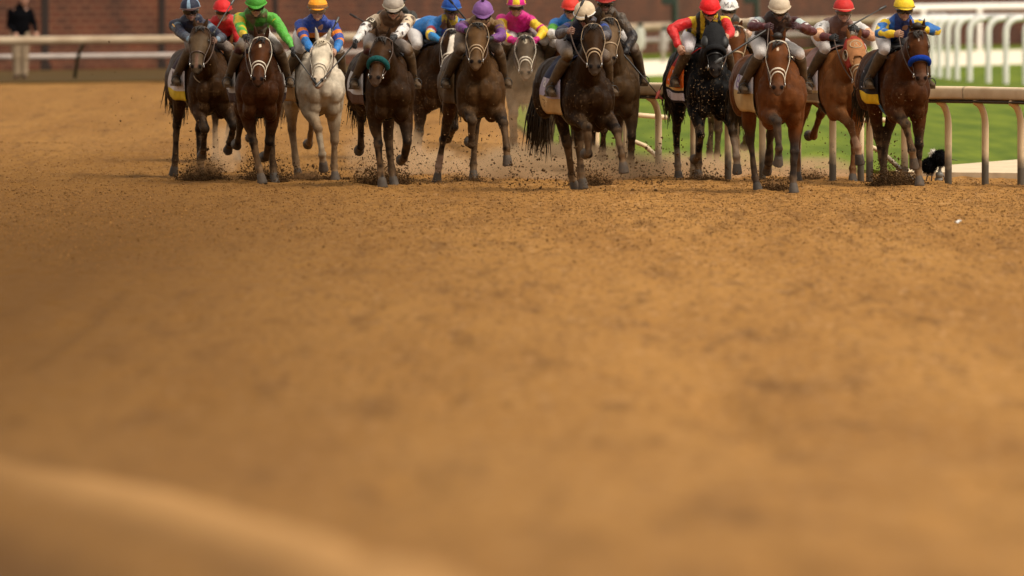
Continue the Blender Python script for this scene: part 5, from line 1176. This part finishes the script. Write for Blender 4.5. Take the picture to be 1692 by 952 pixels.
# loose clods lying on the track
n = 90000; s = np.clip(RNG.normal(152, 18, n), 118, 240); px = RNG.uniform(-30, 1720, n); Y = FOC / s; X = (px - PXC) / s
keep = ~((px > 1000) & (s < np.interp(px, [1000, 1480, 1700], [134, 140, 141]))); X, Y = X[keep], Y[keep]
Z = track_h(X, Y) + .003
sz = .003 + .016 * RNG.beta(1.0, 6, len(X)); k2 = hash01((X * 40).astype(int), (Y * 4).astype(int), 5) > .62
clod_field('loose_soil', [(np.stack([X, Y, Z], 1)[~k2], sz[~k2])], M_clodt, 'crumbs of dry soil strewn over the track', 'dirt')
clod_field('damp_clods', [(np.stack([X, Y, Z], 1)[k2], sz[k2] * 1.3)], mat('half dry clod', (.155, .076, .024), .95, .1, noise=.5, nscale=12), 'dark damp clods strewn over the track', 'dirt')

# dust hanging in the air behind the hooves
def dust(i, px, py, s, rx, ry, rz, dens, colr=(.80, .58, .36), label=None):
    x, Y = gp(px, s); z = CAM_H - (py - HORZ) / s
    m = bpy.data.materials.new('dust in the air'); m.use_nodes = True; t = m.node_tree; t.nodes.remove(t.nodes['Principled BSDF']); out = t.nodes['Material Output']
    pv = t.nodes.new('ShaderNodeVolumePrincipled'); pv.inputs['Color'].default_value = (*colr, 1); pv.inputs['Anisotropy'].default_value = .2
    tc = t.nodes.new('ShaderNodeTexCoord'); ln = t.nodes.new('ShaderNodeVectorMath'); ln.operation = 'LENGTH'; t.links.new(tc.outputs['Object'], ln.inputs[0])
    fall = t.nodes.new('ShaderNodeMapRange'); t.links.new(ln.outputs['Value'], fall.inputs[0]); fall.interpolation_type = 'SMOOTHSTEP'
    for k, q in enumerate((.15, 1.0, 1.0, 0)): fall.inputs[k + 1].default_value = q
    n_ = t.nodes.new('ShaderNodeTexNoise'); n_.inputs['Scale'].default_value = 3.2; n_.inputs['Detail'].default_value = 3; mp = t.nodes.new('ShaderNodeMapping'); mp.inputs['Location'].default_value = (i * 3.1, 0, i); t.links.new(tc.outputs['Object'], mp.inputs[0]); t.links.new(mp.outputs[0], n_.inputs['Vector'])
    nr2 = t.nodes.new('ShaderNodeMapRange'); t.links.new(n_.outputs[0], nr2.inputs[0])
    for k, q in enumerate((.38, .68, .10, 1.7)): nr2.inputs[k + 1].default_value = q
    mu = t.nodes.new('ShaderNodeMath'); mu.operation = 'MULTIPLY'; t.links.new(fall.outputs[0], mu.inputs[0]); t.links.new(nr2.outputs[0], mu.inputs[1])
    m2_ = t.nodes.new('ShaderNodeMath'); m2_.operation = 'MULTIPLY'; t.links.new(mu.outputs[0], m2_.inputs[0]); m2_.inputs[1].default_value = dens
    t.links.new(m2_.outputs[0], pv.inputs['Density']); t.links.new(pv.outputs[0], out.inputs['Volume'])
    mb = MB(); mb.ell((0, 0, 0), (1, 1, 1), nu=20, nv=12); o = link('dust_cloud', mb.mesh('dust_cloud'), m); o.location = (x, Y, z); o.scale = (rx, ry, rz)
    return tag(o, label or DL[i], 'dust', kind='stuff')
DL = ['thick tan dust hanging in front of the roan horse', 'low tan dust rolling round the central hooves', 'tan dust behind the number 13 rider\'s horse', 'faint dust between the two leftmost horses', 'low dust beneath the sky blue rider\'s horse', 'thin dust at the hooves of the black horse', 'thin dust behind the starred bay\'s hooves', 'low dust under the chestnut\'s hind feet']
dust(0, 868, 190, 134.2, .75, 1.1, .85, .42)
dust(1, 930, 285, 139.5, 1.5, 2.2, .42, 6.5)
dust(2, 640, 255, 138.5, .62, 1.6, .48, 2.4)
dust(3, 372, 250, 136.5, .30, .8, .42, 2.6)
dust(4, 715, 285, 137.0, .62, 1.3, .34, 7.5)
dust(5, 1130, 290, 138.5, .90, 1.5, .32, 5.5)
dust(6, 1230, 275, 137.0, .5, 1.2, .30, 1.8)
dust(7, 1340, 290, 139.0, .75, 1.2, .28, 4.0)

# denser brown soil dust in the crowns thrown up by the hooves
for k, (px, py, sc_, r, hz, who) in enumerate([(338, 284, 140.8, .34, .19, 'leftmost horse'), (432, 293, 141.4, .27, .13, 'white-starred bay by the grey'), (506, 292, 140.2, .24, .09, 'hind feet of the grey'), (628, 294, 143.2, .36, .17, 'horse with the teal noseband'), (985, 300, 144.0, .34, .17, 'central dark horse'), (1162, 298, 141.2, .25, .10, 'black horse'), (1278, 310, 147.2, .20, .12, 'foremost bay'), (1474, 297, 144.0, .30, .15, 'horse with the blue noseband'), (1338, 292, 140.3, .30, .12, 'hind feet of the chestnut'), (778, 299, 141.8, .22, .06, 'brown horse with the purple rider')]):
    dust(k % 8, px, py, sc_, r, .35, hz, 7.0, (.42, .25, .12), 'brown soil dust thrown up under the ' + who)
